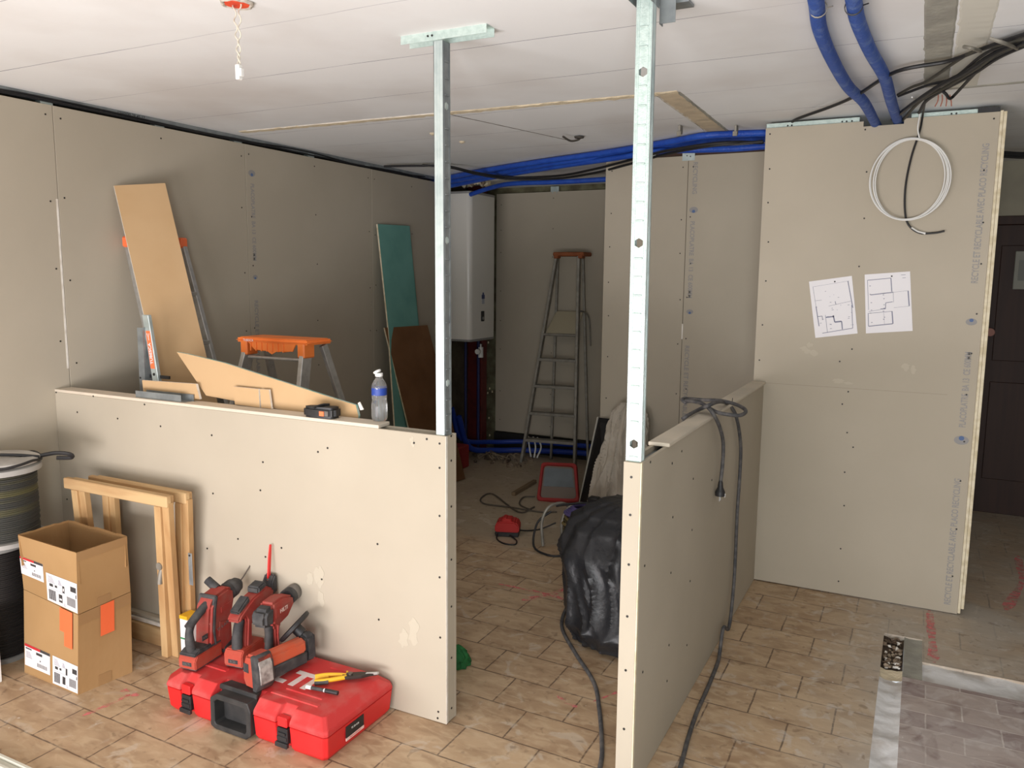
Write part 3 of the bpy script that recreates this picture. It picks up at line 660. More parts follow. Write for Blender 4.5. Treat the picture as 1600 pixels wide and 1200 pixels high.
# cardboard boxes
def carton(name,label,n,l,r,z0,z1,dn,opened,zl):
    """n,l,r: near, left, right corners (x,y) at the foot; dn: the same three at the top"""
    n,l,r=[Vector((p[0],p[1],z0)) for p in (n,l,r)]; bk=l+r-n
    N,L_,R_=[Vector((p[0],p[1],z1)) for p in dn]; BK=L_+R_-N
    t=thing(name,label,'box',tuple((n+bk)/2))
    b=B(); th=.004; ins=lambda p,c:(p+(c-p).normalized()*.006)
    c0=(n+bk)/2; c1=(N+BK)/2
    quads=[(n,l,L_,N),(n,r,R_,N),(l,bk,BK,L_),(r,bk,BK,R_)]
    for q in quads:
        cc=(q[0]+q[1])/2; inw=Vector(((c0-cc).x,(c0-cc).y,0)).normalized()*th
        G=8; bmq=bmesh.new(); O=[];I=[]
        for i in range(G+1):
            O.append([bmq.verts.new(q[0].lerp(q[1],i/G).lerp(q[3].lerp(q[2],i/G),j/G)) for j in range(G+1)])
            I.append([bmq.verts.new(q[0].lerp(q[1],i/G).lerp(q[3].lerp(q[2],i/G),j/G)+inw) for j in range(G+1)])
        for i in range(G):
            for j in range(G):
                bmq.faces.new((O[i][j],O[i+1][j],O[i+1][j+1],O[i][j+1])); bmq.faces.new((I[i][j],I[i][j+1],I[i+1][j+1],I[i+1][j]))
            bmq.faces.new((O[i][G],O[i+1][G],I[i+1][G],I[i][G]))
        b._merge(bmq,0)
    b.hexa([n,l,bk,r],[p+Vector((0,0,th)) for p in (n,l,bk,r)],0)
    obj('carton_body',b,[card,cardin],t)
    if opened:
        # folded-in flap stumps and creased rim
        fl=B()
        for q,s_ in ((quads[0],1),(quads[1],1),(quads[2],1),(quads[3],1)):
            a,c=q[3],q[2]; cc=(a+c)/2; inw=Vector(((c1-cc).x,(c1-cc).y,0)).normalized()
            P=[]; nn=10
            bmx=bmesh.new(); rows=[]
            for i in range(nn+1):
                p=a.lerp(c,i/nn); j=random.uniform(-.003,.003)
                rows.append([bmx.verts.new(p+Vector((0,0,.002+j))),bmx.verts.new(p+inw*(.008)+Vector((0,0,-.004+j))),bmx.verts.new(p+inw*(.010+.004*math.sin(i))+Vector((0,0,-.13)))])
            for u,w in zip(rows,rows[1:]):
                for k in range(2): bmx.faces.new((u[k],u[k+1],w[k+1],w[k]))
            fl._merge(bmx,0)
        obj('folded_flap',fl,[cardin],t)
    else:
        b=B(); b.hexa([p+Vector((0,0,-.004)) for p in (N,L_,BK,R_)],[N,L_,BK,R_],0); obj('closed_lid',b,[card],t)
    # tape on right face
    ex=(R_-N); 
    def onface(p0,p1,P0,P1,u,v,off):
        a=p0.lerp(p1,u); c=P0.lerp(P1,u); nr=(p1-p0).cross(P0-p0).normalized(); 
        return a.lerp(c,v)+nr*off
    def patch(bb,p0,p1,P0,P1,u0,u1,v0,v1,off,m,th=.0006,sgn=1):
        k=max(1,int(round(8*max(u1-u0,v1-v0)))); bq=bmesh.new()
        g=[[bq.verts.new(onface(p0,p1,P0,P1,u0+(u1-u0)*i/k,v0+(v1-v0)*j/k,sgn*(off+th+.0008))) for j in range(k+1)] for i in range(k+1)]
        for i in range(k):
            for j in range(k): bq.faces.new((g[i][j],g[i+1][j],g[i+1][j+1],g[i][j+1]))
        ret=bmesh.ops.extrude_face_region(bq,geom=bq.faces[:]); vs=[e for e in ret['geom'] if isinstance(e,bmesh.types.BMVert)]
        nr=(p1-p0).cross(P0-p0).normalized(); bmesh.ops.translate(bq,verts=vs,vec=-nr*th*.9*sgn); bmesh.ops.recalc_face_normals(bq,faces=bq.faces)
        bb._merge(bq,m)
    tp=B(); patch(tp,n,r,N,R_,0,1,.86,1.0,.0003,0); obj('tape',tp,[tapem],t)
    tp=B(); patch(tp,n,r,N,R_,.36,.60,.0,.14,.0003,0); obj('tape',tp,[tapem],t)
    # shipping labels on the left face (l -> n)
    for (u0,u1,v0,v1,nm) in zl:
        lb=B(); patch(lb,l,n,L_,N,u0,u1,v0,v1,.0004,0)
        rr=random.Random(int(u0*100)); du=u1-u0; dv=v1-v0
        def pt(a,c,e,f,m): patch(lb,l,n,L_,N,u0+du*a,u0+du*c,v0+dv*e,v0+dv*f,.0011,m,.0003)
        if nm=='big':
            for k in range(12): pt(.07+.020*k,.07+.020*k+(.011 if k%3 else .016),.08,.44,1)
            for k in range(14): pt(.67+.020*k,.67+.020*k+.011,.14,.44,1)
            pt(.40,.52,.12,.40,1); pt(.42,.50,.20,.26,0)
            for k in range(5): pt(.56,.64-.01*k,.03+.028*k,.04+.028*k,2)
            pt(.53,.60,.5,.74,1); pt(.55,.58,.56,.66,0)
            pt(.10,.22,.56,.66,1); pt(.28,.36,.58,.66,1); pt(.79,.97,.66,.84,1); pt(.95,.98,.48,.6,1)
            for k in range(6): pt(.06,.30-.02*k,.70+.04*k,.715+.04*k,2); pt(.40,.52-.01*k,.72+.03*k,.735+.03*k,2)
            pt(.06,.62,.485,.495,2)
        else:
            pt(0,.62,.88,1.0,3); pt(.62,1.0,.88,1.0,1)
            pt(.04,.28,.78,.84,1); pt(.46,.70,.68,.80,1); pt(.60,.64,.42,.48,1)
            for k in range(9): pt(.50+.045*k,.50+.045*k+.022,.14,.32,1)
            for k in range(5): pt(.06,.30-.02*k,.40+.06*k,.42+.06*k,2)
        obj('shipping_label',lb,[paper,inkd,ink,mat('label_red',(196,40,44),.7)],t)
    return (n,l,r,N,L_,R_,onface,patch)
n0=(-2.876,1.89); l0=(-3.243,1.905); r0=(-2.849,2.116)
def xy(px,py,z): p=at(px,py,2,z); return (p.x,p.y)
m1=(xy(122,961,.335),xy(37,921,.335),xy(204,925,.335))
ZL1=((.0,.56,.12,.36,'small'),(.60,1.0,-.0,.40,'big'))
c1=carton('cardboard_box','brown cardboard box on the floor beside the cable drums, lower of the two stacked boxes',n0,l0,r0,0,.335,m1,False,((.02,.50,.10,.36,'small'),(.55,1.0,.02,.36,'big')))
m2=(xy(119,864,.585),xy(28,836,.585),xy(198,838,.585))
c2=carton('cardboard_box','open-topped brown cardboard box, upper of the two stacked boxes',m1[0],m1[1],m1[2],.3365,.585,m2,True,((.0,.42,.30,.62,'small'),(.47,1.0,.02,.50,'big')))
# orange paper tags hanging at the seam
n,l,r,N,L_,R_,onf,pat=c1
tgb=B(); pat(tgb,n,r,N,R_,.40,.66,.62,1.0,.003,0,.0006); tag(obj('paper_tag',tgb,[orangen]),'wide orange paper tag hanging on the right side of the lower box','tag','orange tags on the boxes')
tgb=B(); pat(tgb,l,n,L_,N,.70,.92,.72,1.0,.004,0,.0006); pat(tgb,l,n,L_,N,.78,.92,.55,.73,.004,0,.0006); tag(obj('paper_tag',tgb,[orangen]),'narrow torn orange paper tag hanging on the front of the lower box','tag','orange tags on the boxes')
# folding trestles
def trestle(name,label,y,z,x0,x1,feet,dxs):
    t=thing(name,label,'trestle',((x0+x1)/2,y,0))
    b=B(); b.box((x0,y-.013,z-.048),(x1,y+.013,z),bev=.004); obj('top_bar',b,[woodx],t)
    b=B(); b.box((x0+.02,y+.016,z-.046),(x1-.01,y+.034,z-.004),bev=.003); obj('rear_bar',b,[woodx],t)
    for xt,xf in feet:
        for k,(dx,dy) in enumerate(dxs):
            b=B(); a=Vector((xf+dx,feetY+dy,0)); c=Vector((xt+dx,y+.0+dy*.3,z-.048 if k==0 else z-.03)); w=Vector((.019,0,0)); d=Vector((0,.014,0))
            b.hexa([a-w-d,a+w-d,a+w+d,a-w+d],[c-w-d,c+w-d,c+w+d,c-w+d],0,bev=.002); obj('leg',b,[wood],t)
    return t
feetY=2.285
t=trestle('wooden_trestle','folded pale wood trestle leaning on the left half wall, front one of the pair',2.205,.758,-3.34,-2.685,((-2.742,-2.842),(-3.27,-3.34)),((0,0),(.040,.022)))
b=B(); b.tube([(-2.775,2.235,.44),(-2.785,2.228,.40),(-2.79,2.225,.36)],.011,0,10); b.cyl((-2.78,2.25,.44),(-2.78,2.215,.44),.016,m=0); obj('hinge_wingnut',b,[alud],t,True)
feetY=2.345
t=trestle('wooden_trestle','folded pale wood trestle leaning on the left half wall, rear one next to the wall',2.295,.752,-3.30,-2.68,((-2.725,-2.815),(-3.19,-3.26)),((0,0),(.034,.018)))
b=B(); b.box((-2.672,2.275,.36),(-2.650,2.278,.50),bev=.001); b.cyl((-2.661,2.272,.49),(-2.661,2.279,.49),.004,m=1); obj('hinge_plate',b,[steeld,black],t)
# strips lying along the foot of the wall
for k,(z,y,m,lb) in enumerate(((0,2.33,woodx,'pale wood plank lying on the tiles behind the boxes'),(.082,2.345,gypwhite,'white plasterboard strip lying on the wood plank behind the boxes'),(.100,2.355,board,'grey plasterboard strip, topmost behind the boxes'))):
    b=B(); hh=.08 if k==0 else .016
    b.box((-3.62,y,z+.001),(-2.90+.02*k,y+.045-.008*k,z+hh),bev=.002); tag(obj(('wood_plank','plasterboard_strip','plasterboard_strip')[k],b,[m]),lb,'plank' if k==0 else 'strip')
# white carton behind the hammer drill
b=B(); b.box((-2.735,2.27,0),(-2.69,2.33,.215),0,bev=.002); tt=obj('white_carton',b,[paper]); tag(tt,'slim white carton with green line and yellow top behind the red toolbox','carton')
b=B(); b.box((-2.7355,2.2695,.11),(-2.6895,2.28,.117),0); o_=obj('green_line',b,[mat('green_line',(40,130,80),.7)],tt); b=B(); b.box((-2.7355,2.2695,.20),(-2.6895,2.3305,.2155),1); obj('yellow_top',b,[yellow,yellow],tt)
# pale panels at the left edge
b=B(); b.hexa([(-3.45,1.80,0),(-3.245,1.80,0),(-3.245,1.815,0),(-3.45,1.815,0)],[(-3.45,1.81,.28),(-3.262,1.81,.28),(-3.262,1.825,.28),(-3.45,1.825,.28)],0,bev=.002)
tag(obj('leaning_board',b,[white]),'pale upright board at the left edge in front of the cable drums','panel')
b=B(); b.box((-3.5,1.36,0),(-1.6,1.50,.012),0,bev=.002)
for y in (1.38,1.42,1.455,1.49): b.box((-3.5,y-.008,.012),(-1.6,y+.005,.022),0,bev=.002)
tag(obj('profile_length',b,[mat('cream_profile',(206,204,190),.5)]),'pale grooved profile lying on the tiles in the bottom left corner','profile')

# ------------------------------------------------------------------ red tool case
X0,X1,Y0,Y1=-2.500,-1.700,1.978,2.380; ZS=.098; ZT=.150
t=thing('tool_case','large red plastic tool case with black handle lying flat by the half wall','tool case',((X0+X1)/2,(Y0+Y1)/2,0))
def octo(x0,x1,y0,y1,c): return [(x0+c,y0),(x1-c,y0),(x1,y0+c),(x1,y1-c),(x1-c,y1),(x0+c,y1),(x0,y1-c),(x0,y0+c)]
def loft(b,rings,m=0,bev=0):
    bm=bmesh.new(); R_=[[bm.verts.new(p) for p in r] for r in rings]
    for a,c in zip(R_,R_[1:]):
        for i in range(len(a)): j=(i+1)%len(a); bm.faces.new((a[i],a[j],c[j],c[i]))
    bm.faces.new(R_[0][::-1]); bm.faces.new(R_[-1]); bmesh.ops.recalc_face_normals(bm,faces=bm.faces)
    if bev: bmesh.ops.bevel(bm,geom=bm.edges[:],offset=bev,segments=2,affect='EDGES',clamp_overlap=True)
    b._merge(bm,m)
def ring(x0,x1,y0,y1,c,z): return [(x,y,z) for x,y in octo(x0,x1,y0,y1,c)]
hx0,hx1=-2.238,-2.028
def notch_ring(i,c,z):
    """outline with recesses in the front for the handle and both latches"""
    x0,x1,y0,y1=X0+i,X1-i,Y0+i,Y1-i
    pts=[(x0,y0+c),(x0+c*.8,y0)]
    for a,d,q in ((-2.398,-2.335,.018),(hx0,hx1,.042),(-1.925,-1.860,.018)):
        pts+=[(a,y0),(a+.006,y0+q),(d-.006,y0+q),(d,y0)]
    pts+=[(x1-.012,y0),(x1,y0+.012),(x1,y1-c*.5),(x1-c*.5,y1),(x0+c*.5,y1),(x0,y1-c*.5)]
    return [(x,y,z) for x,y in pts]
b=B(); loft(b,[notch_ring(.022,.03,0),notch_ring(.008,.035,.02),notch_ring(.0,.04,ZS)],0,.0015); obj('case_bottom',b,[red],t)
b=B(); loft(b,[notch_ring(-.0015,.04,ZS+.003),notch_ring(-.0015,.04,ZS+.012),notch_ring(.002,.04,ZS+.022),notch_ring(.034,.05,ZT)],0,.0015)
for (x0,x1,y0,y1) in ((-2.40,-2.28,2.09,2.115),(-2.02,-1.80,2.055,2.075),(-1.99,-1.82,2.10,2.112),(-2.42,-2.30,2.30,2.32),(-1.95,-1.80,2.30,2.32)):
    b.box((x0,y0,ZT-.003),(x1,y1,ZT+.0035),0,bev=.003)
lid=obj('case_lid',b,[redd],t)
b=B(); b.text('HILTI',frame((-2.075,2.175,ZT+.0006),(1,0,0),(0,1,0)),.135,0,.0004,bold=.006); obj('case_lettering',b,[mat('case_white_print',(222,206,202),.7,c2=(206,160,158),scale=18,lo=.55,hi=.8)],t)
# handle: black octagonal bracket wrapping top and front
b=B()
yf=Y0-.012
def bar(p0,p1,w): b.tube([p0,p1],w,0,8,1)
outer=[(hx0+.006,.012),(hx0+.03,.002),(hx1-.03,.002),(hx1-.006,.02),(hx1-.004,.11),(hx1-.018,.142),(hx0+.04,.142),(hx0+.008,.12)]
inner=[(hx0+.028,.028),(hx0+.034,.022),(hx1-.036,.022),(hx1-.028,.030),(hx1-.026,.112),(hx1-.034,.120),(hx0+.042,.120),(hx0+.028,.108)]
bm=bmesh.new(); n8=8; vs=[]
for y in (yf,Y0+.038):
    vs.append([[bm.verts.new((x,y,z)) for x,z in outer],[bm.verts.new((x,y,z)) for x,z in inner]])
for i in range(8):
    j=(i+1)%8
    (o0,i0),(o1,i1)=vs
    bm.faces.new((o0[i],o0[j],i0[j],i0[i])); bm.faces.new((o1[i],i1[i],i1[j],o1[j])); bm.faces.new((o0[i],o1[i],o1[j],o0[j])); bm.faces.new((i0[i],i0[j],i1[j],i1[i]))
bmesh.ops.recalc_face_normals(bm,faces=bm.faces); bmesh.ops.bevel(bm,geom=bm.edges[:],offset=.003,segments=1,affect='EDGES',clamp_overlap=True)
b._merge(bm,0)
b.box((hx0+.02,Y0+.036,.01),(hx1-.02,Y0+.044,.146),0)
b.prism([(hx0+.012,Y0+.03),(hx1-.012,Y0+.03),(hx1-.03,Y0+.075),(hx0+.03,Y0+.075)],'z',.135,ZT+.006,0,bev=.004)
b.prism([(hx0+.04,Y0+.035),(hx1-.04,Y0+.035),(hx1-.05,Y0+.062),(hx0+.05,Y0+.062)],'z',ZT+.0055,ZT+.0062,1)
b.text('HILTI\nTE',frame((hx1-.055,Y0+.0355,.085),(1,0,0),(0,0,1)),.009,2,.0003)
obj('handle',b,[mat('case_black',(38,38,38),.6,c2=(56,54,53),scale=15),black,white],t)
for lx in (-2.3665,-1.8925):
    b=B(); b.box((lx-.024,Y0-.004,.03),(lx+.024,Y0+.014,.088),0,bev=.003); b.box((lx-.018,Y0-.010,.064),(lx+.018,Y0-.003,.074),0,bev=.002); b.box((lx-.028,Y0-.013,.020),(lx+.028,Y0+.002,.038),0,bev=.003); b.box((lx-.022,Y0-.007,.044),(lx+.022,Y0-.003,.058),0,bev=.001)
    o=obj('latch',b,[black],t); 
    b=B(); b.box((lx-.022,Y0-.004,.092),(lx+.022,Y0+.022,.128),0,bev=.004); obj('latch_cap',b,[red],o)
b=B(); b.box((X1-.002,2.085,.045),(X1+.0012,2.185,.088),0); b.box((X1-.002,2.085,.035),(X1+.0014,2.185,.046),1)
b.text('TE 30-A36',frame((X1+.0013,2.135,.07),(0,1,0),(0,0,1)),.010,2,.0002); b.text('MADE IN GERMANY',frame((X1+.0015,2.135,.0405),(0,1,0),(0,0,1)),.007,3,.0002)
obj('side_label',b,[black,mat('label_pale_pink',(226,196,190),.7),white,red],t)

# ------------------------------------------------------------------ power tools on the case (local frames: x forward, z up)
def P_(b,poly,w,m=0,bev=.004,y0=None,seg=2): return b.prism(poly,'y',-w/2 if y0 is None else y0,(w/2) if y0 is None else y0+w,m,bev=bev,seg=seg)
def battery(t,w=.078,L=.13,h=.060,txt=None,x0=0):
    b=B(); P_(b,[(x0,.010),(x0+.004,.004),(x0+L,.004),(x0+L,h),(x0+.012,h),(x0,h-.018)],w,0,.005)
    P_(b,[(x0+.006,0),(x0+L-.006,0),(x0+L-.006,.008),(x0+.006,.008)],w*.92,1,.002)
    if txt: 
        b.box((x0-.0012,-.022,.018),(x0+.002,.022,.034),1,bev=.001); b.text(txt,frame((x0-.0016,0,.026),(0,-1,0),(0,0,1)),.014,2,.0003)
    return obj('battery',b,[toolor,toolbk,toolgr],t,world=False)
ZC=ZT+.004
# hammer drill
az=math.radians(90+7)
t=thing('hammer_drill','dusty red hammer drill with black loop handle at the left end of the tool case','power tool',(-2.408,2.022,ZC+.002),az,'power tools on the case',local=True)
battery(t,.082,.15,.058,'HILTI')
b=B(); P_(b,[(.0,.056),(.15,.056),(.15,.070),(.03,.076),(.004,.064)],.078,0,.004); obj('battery_plate',b,[toolbk],t,world=False)
b=B(); b.tube([(.028,0,.068),(.022,0,.10),(.020,0,.14),(.028,0,.168)],lambda u:.017+.002*math.sin(u*6),0,12); b.tube([(.016,0,.165),(.05,0,.185),(.09,0,.205),(.135,0,.222)],.017,0,12)
obj('loop_handle',b,[toolbk],t,True,world=False)
b=B(); P_(b,[(.085,.06),(.16,.01),(.215,.01),(.222,.06),(.222,.14),(.240,.20),(.236,.245),(.21,.262),(.13,.250),(.10,.215),(.092,.15)],.076,0,.010)
P_(b,[(.13,.08),(.20,.05),(.21,.13),(.14,.15)],.082,0,.006); P_(b,[(.15,.17),(.22,.18),(.225,.21),(.15,.20)],.083,0,.005)
obj('motor_housing',b,[toolred],t,True,world=False)
b=B(); P_(b,[(.112,.06),(.124,.055),(.118,.12),(.128,.20),(.140,.252),(.126,.255),(.112,.20),(.104,.12)],.084,0,.003); P_(b,[(.16,.004),(.222,.004),(.224,.05),(.165,.03)],.08,0,.004)
b.cyl((.200,.015,.250),(.200,.062,.280),.018,.017,14,0); obj('rubber_band',b,[toolbk],t,True,world=False)
b=B(); b.text('TE 6-A36',frame((.16,-.0418,.12),(1,0,.2),(-.2,0,1)),.018,0,.0003); obj('model_print',b,[toolgr],t,world=False); b=B(); b.box((.055,-.030,.098),(.086,-.028,.118),1); b.text('A36',frame((.071,-.0305,.108),(1,0,0),(0,0,1)),.014,0,.0004); obj('maker_plate',b,[toolgr,toolbk],t,world=False)
b=B(); ax=(1,0,.16); b.lathe([(.022,0),(.036,.004),(.038,.02),(.034,.026),(.037,.03),(.037,.05),(.032,.062),(.030,.075),(.018,.09),(.012,.094)],(.226,0,.222),ax,20); obj('chuck',b,[toolbk],t,True,world=False)
b=B(); b.tube([(.314,0,.237),(.335,-.004,.252),(.40,-.030,.335)],.0028,0,8,2); b.cyl((.398,-.029,.333),(.404,-.032,.341),.0055,seg=8); obj('drill_bit',b,[steelbit],t,True,world=False)
# jig / reciprocating saw with red blade
az=math.radians(90+8)
t=thing('reciprocating_saw','dusty red saw with an upright bright red blade, between the two drills','power tool',(-2.268,2.118,ZC+.002),az,'power tools on the case',local=True)
battery(t,.084,.14,.070,'B 36')
b=B(); b.tube([(.028,0,.070),(.030,0,.11),(.040,0,.15),(.052,0,.175)],lambda u:.021-.003*u,0,12); obj('grip',b,[toolbk],t,True,world=False)
b=B(); P_(b,[(.05,.062),(.085,.062),(.090,.15),(.13,.17),(.225,.185),(.235,.235),(.19,.262),(.10,.245),(.02,.205),(.006,.185),(.016,.176),(.05,.19),(.062,.17)],.058,0,.009); obj('saw_body',b,[toolred],t,True,world=False)
b=B(); P_(b,[(.02,.205),(.09,.235),(.085,.262),(.015,.222)],.044,0,.006); obj('rear_pad',b,[toolbk],t,True,world=False); b=B(); P_(b,[(.13,.248),(.19,.262),(.185,.286),(.135,.276)],.056,0,.006); obj('blade_lever',b,[toolbk],t,True,world=False); b=B(); P_(b,[(.215,.20),(.262,.215),(.262,.285),(.245,.29),(.225,.262)],.05,0,.006); obj('rubber_cover',b,[toolbk],t,True,world=False)
b=B(); P_(b,[(.228,.26),(.246,.26),(.262,.41),(.252,.412),(.240,.36)],.006,0,.001); b.cyl((.236,0,.258),(.237,0,.275),.008,seg=10,m=1); obj('blade',b,[mat('bright_red_blade',(222,44,40),.4),toolgr],t,world=False)
# drill driver
az=math.radians(90+9)
t=thing('drill_driver','red cordless drill driver with a silver chuck, rightmost upright tool on the case','power tool',(-2.150,2.140,ZC+.002),az,'power tools on the case',local=True)
battery(t,.074,.125,.056)
b=B(); b.tube([(.055,0,.052),(.06,0,.09),(.062,0,.13),(.060,0,.165)],lambda u:.018-.002*math.sin(u*3),0,12); obj('grip',b,[toolbk],t,True,world=False)
b=B(); P_(b,[(.075,.054),(.094,.054),(.088,.12),(.098,.155),(.150,.165),(.195,.205),(.19,.240),(.12,.262),(.05,.258),(.05,.17),(.072,.155)],.062,0,.010)
P_(b,[(.06,.19),(.17,.20),(.165,.225),(.06,.235)],.068,0,.004); obj('motor_housing',b,[toolred],t,True,world=False)
b=B(); P_(b,[(-.005,.18),(.055,.168),(.060,.250),(.01,.245),(-.006,.225)],.066,0,.012); obj('rubber_cap',b,[toolbk],t,True,world=False); b=B(); b.cyl((.188,0,.225),(.215,0,.229),.034,.033,20,0); obj('front_ring',b,[toolbk],t,True,world=False)
b=B(); b.text('HILTI',frame((.115,-.0342,.212),(1,0,0),(0,0,1)),.022,0,.0003,bold=.0006); obj('maker_name',b,[mat('tool_white_print',(214,186,178),.7)],t,world=False)
b=B(); b.lathe([(.031,0),(.033,.008),(.033,.026),(.030,.036),(.016,.046),(.009,.050)],(.214,0,.229),(1,0,.1),20); obj('chuck',b,[toolgr],t,True,world=False)
b=B(); b.tube([(.262,0,.234),(.272,-.002,.240),(.30,-.010,.262)],.0035,0,8,2); obj('driver_bit',b,[steelbit],t,world=False)
# angle grinder lying down
az=math.radians(90-9)
t=thing('angle_grinder','red and grey cordless angle grinder with black guard lying across the tool case','power tool',(-2.090,2.030,ZC),az,'power tools on the case',local=True)
b=B(); b.prism([(-.050,.02),(-.036,.002),(.030,.0),(.048,.03),(.046,.085),(.030,.128),(-.030,.136),(-.048,.10)],'x',0,.075,0,bev=.010,seg=2); obj('battery',b,[toolor],t,True,world=False)
b=B(); b.prism([(-.055,.03),(-.048,.10),(-.03,.136),(-.006,.132),(-.012,.07),(-.016,.0),(-.036,.0)],'x',-.004,.070,0,bev=.004); b.box((-.0025,.008,.062),(.0,.036,.096),0,bev=.001); obj('battery_cover',b,[toolbk],t,True,world=False)
b=B(); b.prism([(-.058,.035),(-.052,.098),(-.042,.118),(-.044,.02)],'x',.004,.060,0,bev=.002); obj('vent_face',b,[mat('pale_vent',(170,164,158),.5,c2=(120,112,108),scale=40)],t,world=False)
b=B(); b.prism([(-.034,.066),(.034,.060),(.032,.106),(.0,.122),(-.030,.11)],'x',.07,.235,0,bev=.008,seg=2); obj('body_shell',b,[mat('grinder_red',(190,82,52),.55,c2=(176,90,66),scale=15)],t,True,world=False)
b=B(); b.prism([(-.032,.018),(.034,.014),(.036,.060),(-.034,.066)],'x',.065,.24,0,bev=.006); b.prism([(-.032,.02),(.036,.02),(.034,.11),(.01,.13),(-.028,.12)],'x',.236,.285,0,bev=.010,seg=2); obj('gear_head',b,[toolbk],t,True,world=False)
b=B(); gx=Vector((-.62,.55,.62)); gx=Vector((-.35,.62,.66)).normalized(); c0=Vector((.240,.035,.140)); b.lathe([(.010,0),(.064,0),(.073,.004),(.075,.016),(.071,.018),(.067,.010),(.012,.008)],c0,gx,32,cap=False); b.lathe([(.001,.004),(.05,.004),(.052,.007),(.001,.008)],c0,gx,32); b.cyl(c0-gx*.03,c0,.022,seg=16); obj('disc_guard',b,[black],t,True,world=False)
# snips
sp0=at(492,1062,2,ZC+.01); sp1=at(590,1054,2,ZC+.01); d=Vector((sp1.x-sp0.x,sp1.y-sp0.y,0)); ang=math.atan2(d.y,d.x)
t=thing('tin_snips','tin snips with yellow and black grips lying at the right end of the tool case','snips',(sp0.x,sp0.y,ZC),ang,local=True)
Ls=d.length
for sg,m in ((1,yellow),(-1,yellow)):
    b=B(); b.tube([(0,sg*.020,.012),(.04,sg*.021,.014),(.085,sg*.014,.014),(.115,sg*.006,.013)],.0085,0,10); b.tube([(.0,sg*.020-.004,.009),(.05,sg*.021-.004,.010)],.0088,1 if sg<0 else 0,10)
    obj('grip',b,[m,toolbk],t,True,world=False)
b=B(); b.prism([(.10,-.012),(.12,-.020),(.17,-.018),(.20,-.008),(Ls,-.004),(Ls,.006),(.20,.010),(.17,.016),(.12,.018),(.10,.010)],'z',.008,.020,0,bev=.002); b.cyl((.13,0,.006),(.13,0,.026),.009,seg=12,m=1); b.cyl((.115,.01,.01),(.118,.032,.016),.004,m=2)
obj('jaw_head',b,[mat('dark_jaw',(62,56,52),.5,.5),steelbit,yellow],t,world=False)
b=B(); b.prism([(.185,-.006),(Ls,-.006),(Ls+.006,0),(.19,.004)],'z',.012,.022,0,bev=.001); obj('blade',b,[alu],t,world=False)
# marker pen
p0=at(479,1073,2,ZC+.008); p1=at(528,1083,2,ZC+.008); dd=(p1-p0)
t=thing('marker_pen','black and grey marker pen lying on the tool case below the snips','pen',tuple(p0))
b=B(); b.cyl(p0+dd*.12,p0+dd*.62,.0065,seg=12,m=0); obj('barrel',b,[toolbk],t,True); b=B(); b.cyl(p0+dd*.60,p1,.0078,seg=12); obj('cap',b,[black],t,True); b=B(); b.cyl(p0,p0+dd*.16,.0072,seg=12); obj('pale_end',b,[white],t,True); b=B(); b.cyl(p0+dd*.56,p0+dd*.60,.0068,seg=12); obj('white_band',b,[white],t,True)
for k,(px,py) in enumerate(((478,1060),)): pass

# ------------------------------------------------------------------ on top of the left half wall
ZW=za+.0157
b=B(); L0=at(212,614,1,2.405); L1=at(283,621,1,2.405)
b.box((L0.x,2.404,ZW),(L1.x,2.4055,ZW+.030),0); b.box((L0.x,2.4055,ZW),(L1.x+.02,2.446,ZW+.0015),0); b.box((L0.x+.02,2.4455,ZW),(L1.x+.03,2.447,ZW+.030),0)
tag(obj('metal_channel',b,[steeld]),'short grey metal channel lying on the left end of the half wall','channel')
def leanboard(name,pts,th,mats,label,cat,edge=1,bev=0,par=None,off=None):
    """pts: outline of the front face in space (planar); extruded away by th"""
    P=[Vector(p) for p in pts]; nrm=(P[1]-P[0]).cross(P[-1]-P[0]).normalized(); 
    if nrm.dot(CP-P[0])<0: nrm=-nrm
    b=bmesh.new(); f=[b.verts.new(p) for p in P]; r_=[b.verts.new(p-nrm*th) for p in P]; n=len(P)
    F=b.faces.new(f); F.material_index=0; G=b.faces.new(r_[::-1]); G.material_index=0
    for i in range(n): j=(i+1)%n; q=b.faces.new((f[i],r_[i],r_[j],f[j])); q.material_index=1
    bmesh.ops.recalc_face_normals(b,faces=b.faces)
    bb=B(); me=bpy.data.meshes.new('t'); b.to_mesh(me); b.free(); bb.bm.from_mesh(me); bpy.data.meshes.remove(me)
    return tag(obj(name,bb,mats),label,cat)
def pl(px,py,o,n):
    """point seen at a photo position on the plane through o with normal n"""
    d=rt*((px-800)/FPX)-upv*((py-600)/FPX)+fwd; n=Vector(n); return CP+d*((Vector(o)-CP).dot(n)/d.dot(n))
# small tan offcut standing behind the channel
leanboard('plasterboard_offcut',[at(x,y,1,2.452) for x,y in ((224,612),(222,594),(306,600),(312,624))],.012,[tanb,gypwhite],'low tan plasterboard offcut standing behind the metal channel','offcut')
# big triangular board with green edge
leanboard('plasterboard_offcut',[at(x,y,1,2.480) for x,y in ((300,632),(322,618),(276,550),(292,553),(350,567),(440,596),(520,622),(556,633),(560,650),(556,662))][1:],.012,[tanb,mat('pale_green_edge',(150,200,186),.9,c2=(196,208,196),scale=40)],'large triangular tan offcut with a pale green top edge standing on the half wall','offcut')
leanboard('plasterboard_offcut',[at(x,y,1,2.458) for x,y in ((367,632),(364,604),(404,608),(406,637))],.010,[tanb,gypwhite],'small square tan offcut propped against the triangular one, left piece','offcut')
leanboard('plasterboard_offcut',[at(x,y,1,2.458) for x,y in ((408,637),(406,608),(420,609),(424,639))],.010,[tanb,gypwhite],'narrow tan offcut sliver propped right beside the small square one','offcut')
leanboard('board_splinter',[at(x,y,1,2.470) for x,y in ((559,630),(562,628),(568,640),(563,641))],.004,[gypwhite,gypwhite],'torn white splinter of board at the tip of the triangular offcut','offcut')
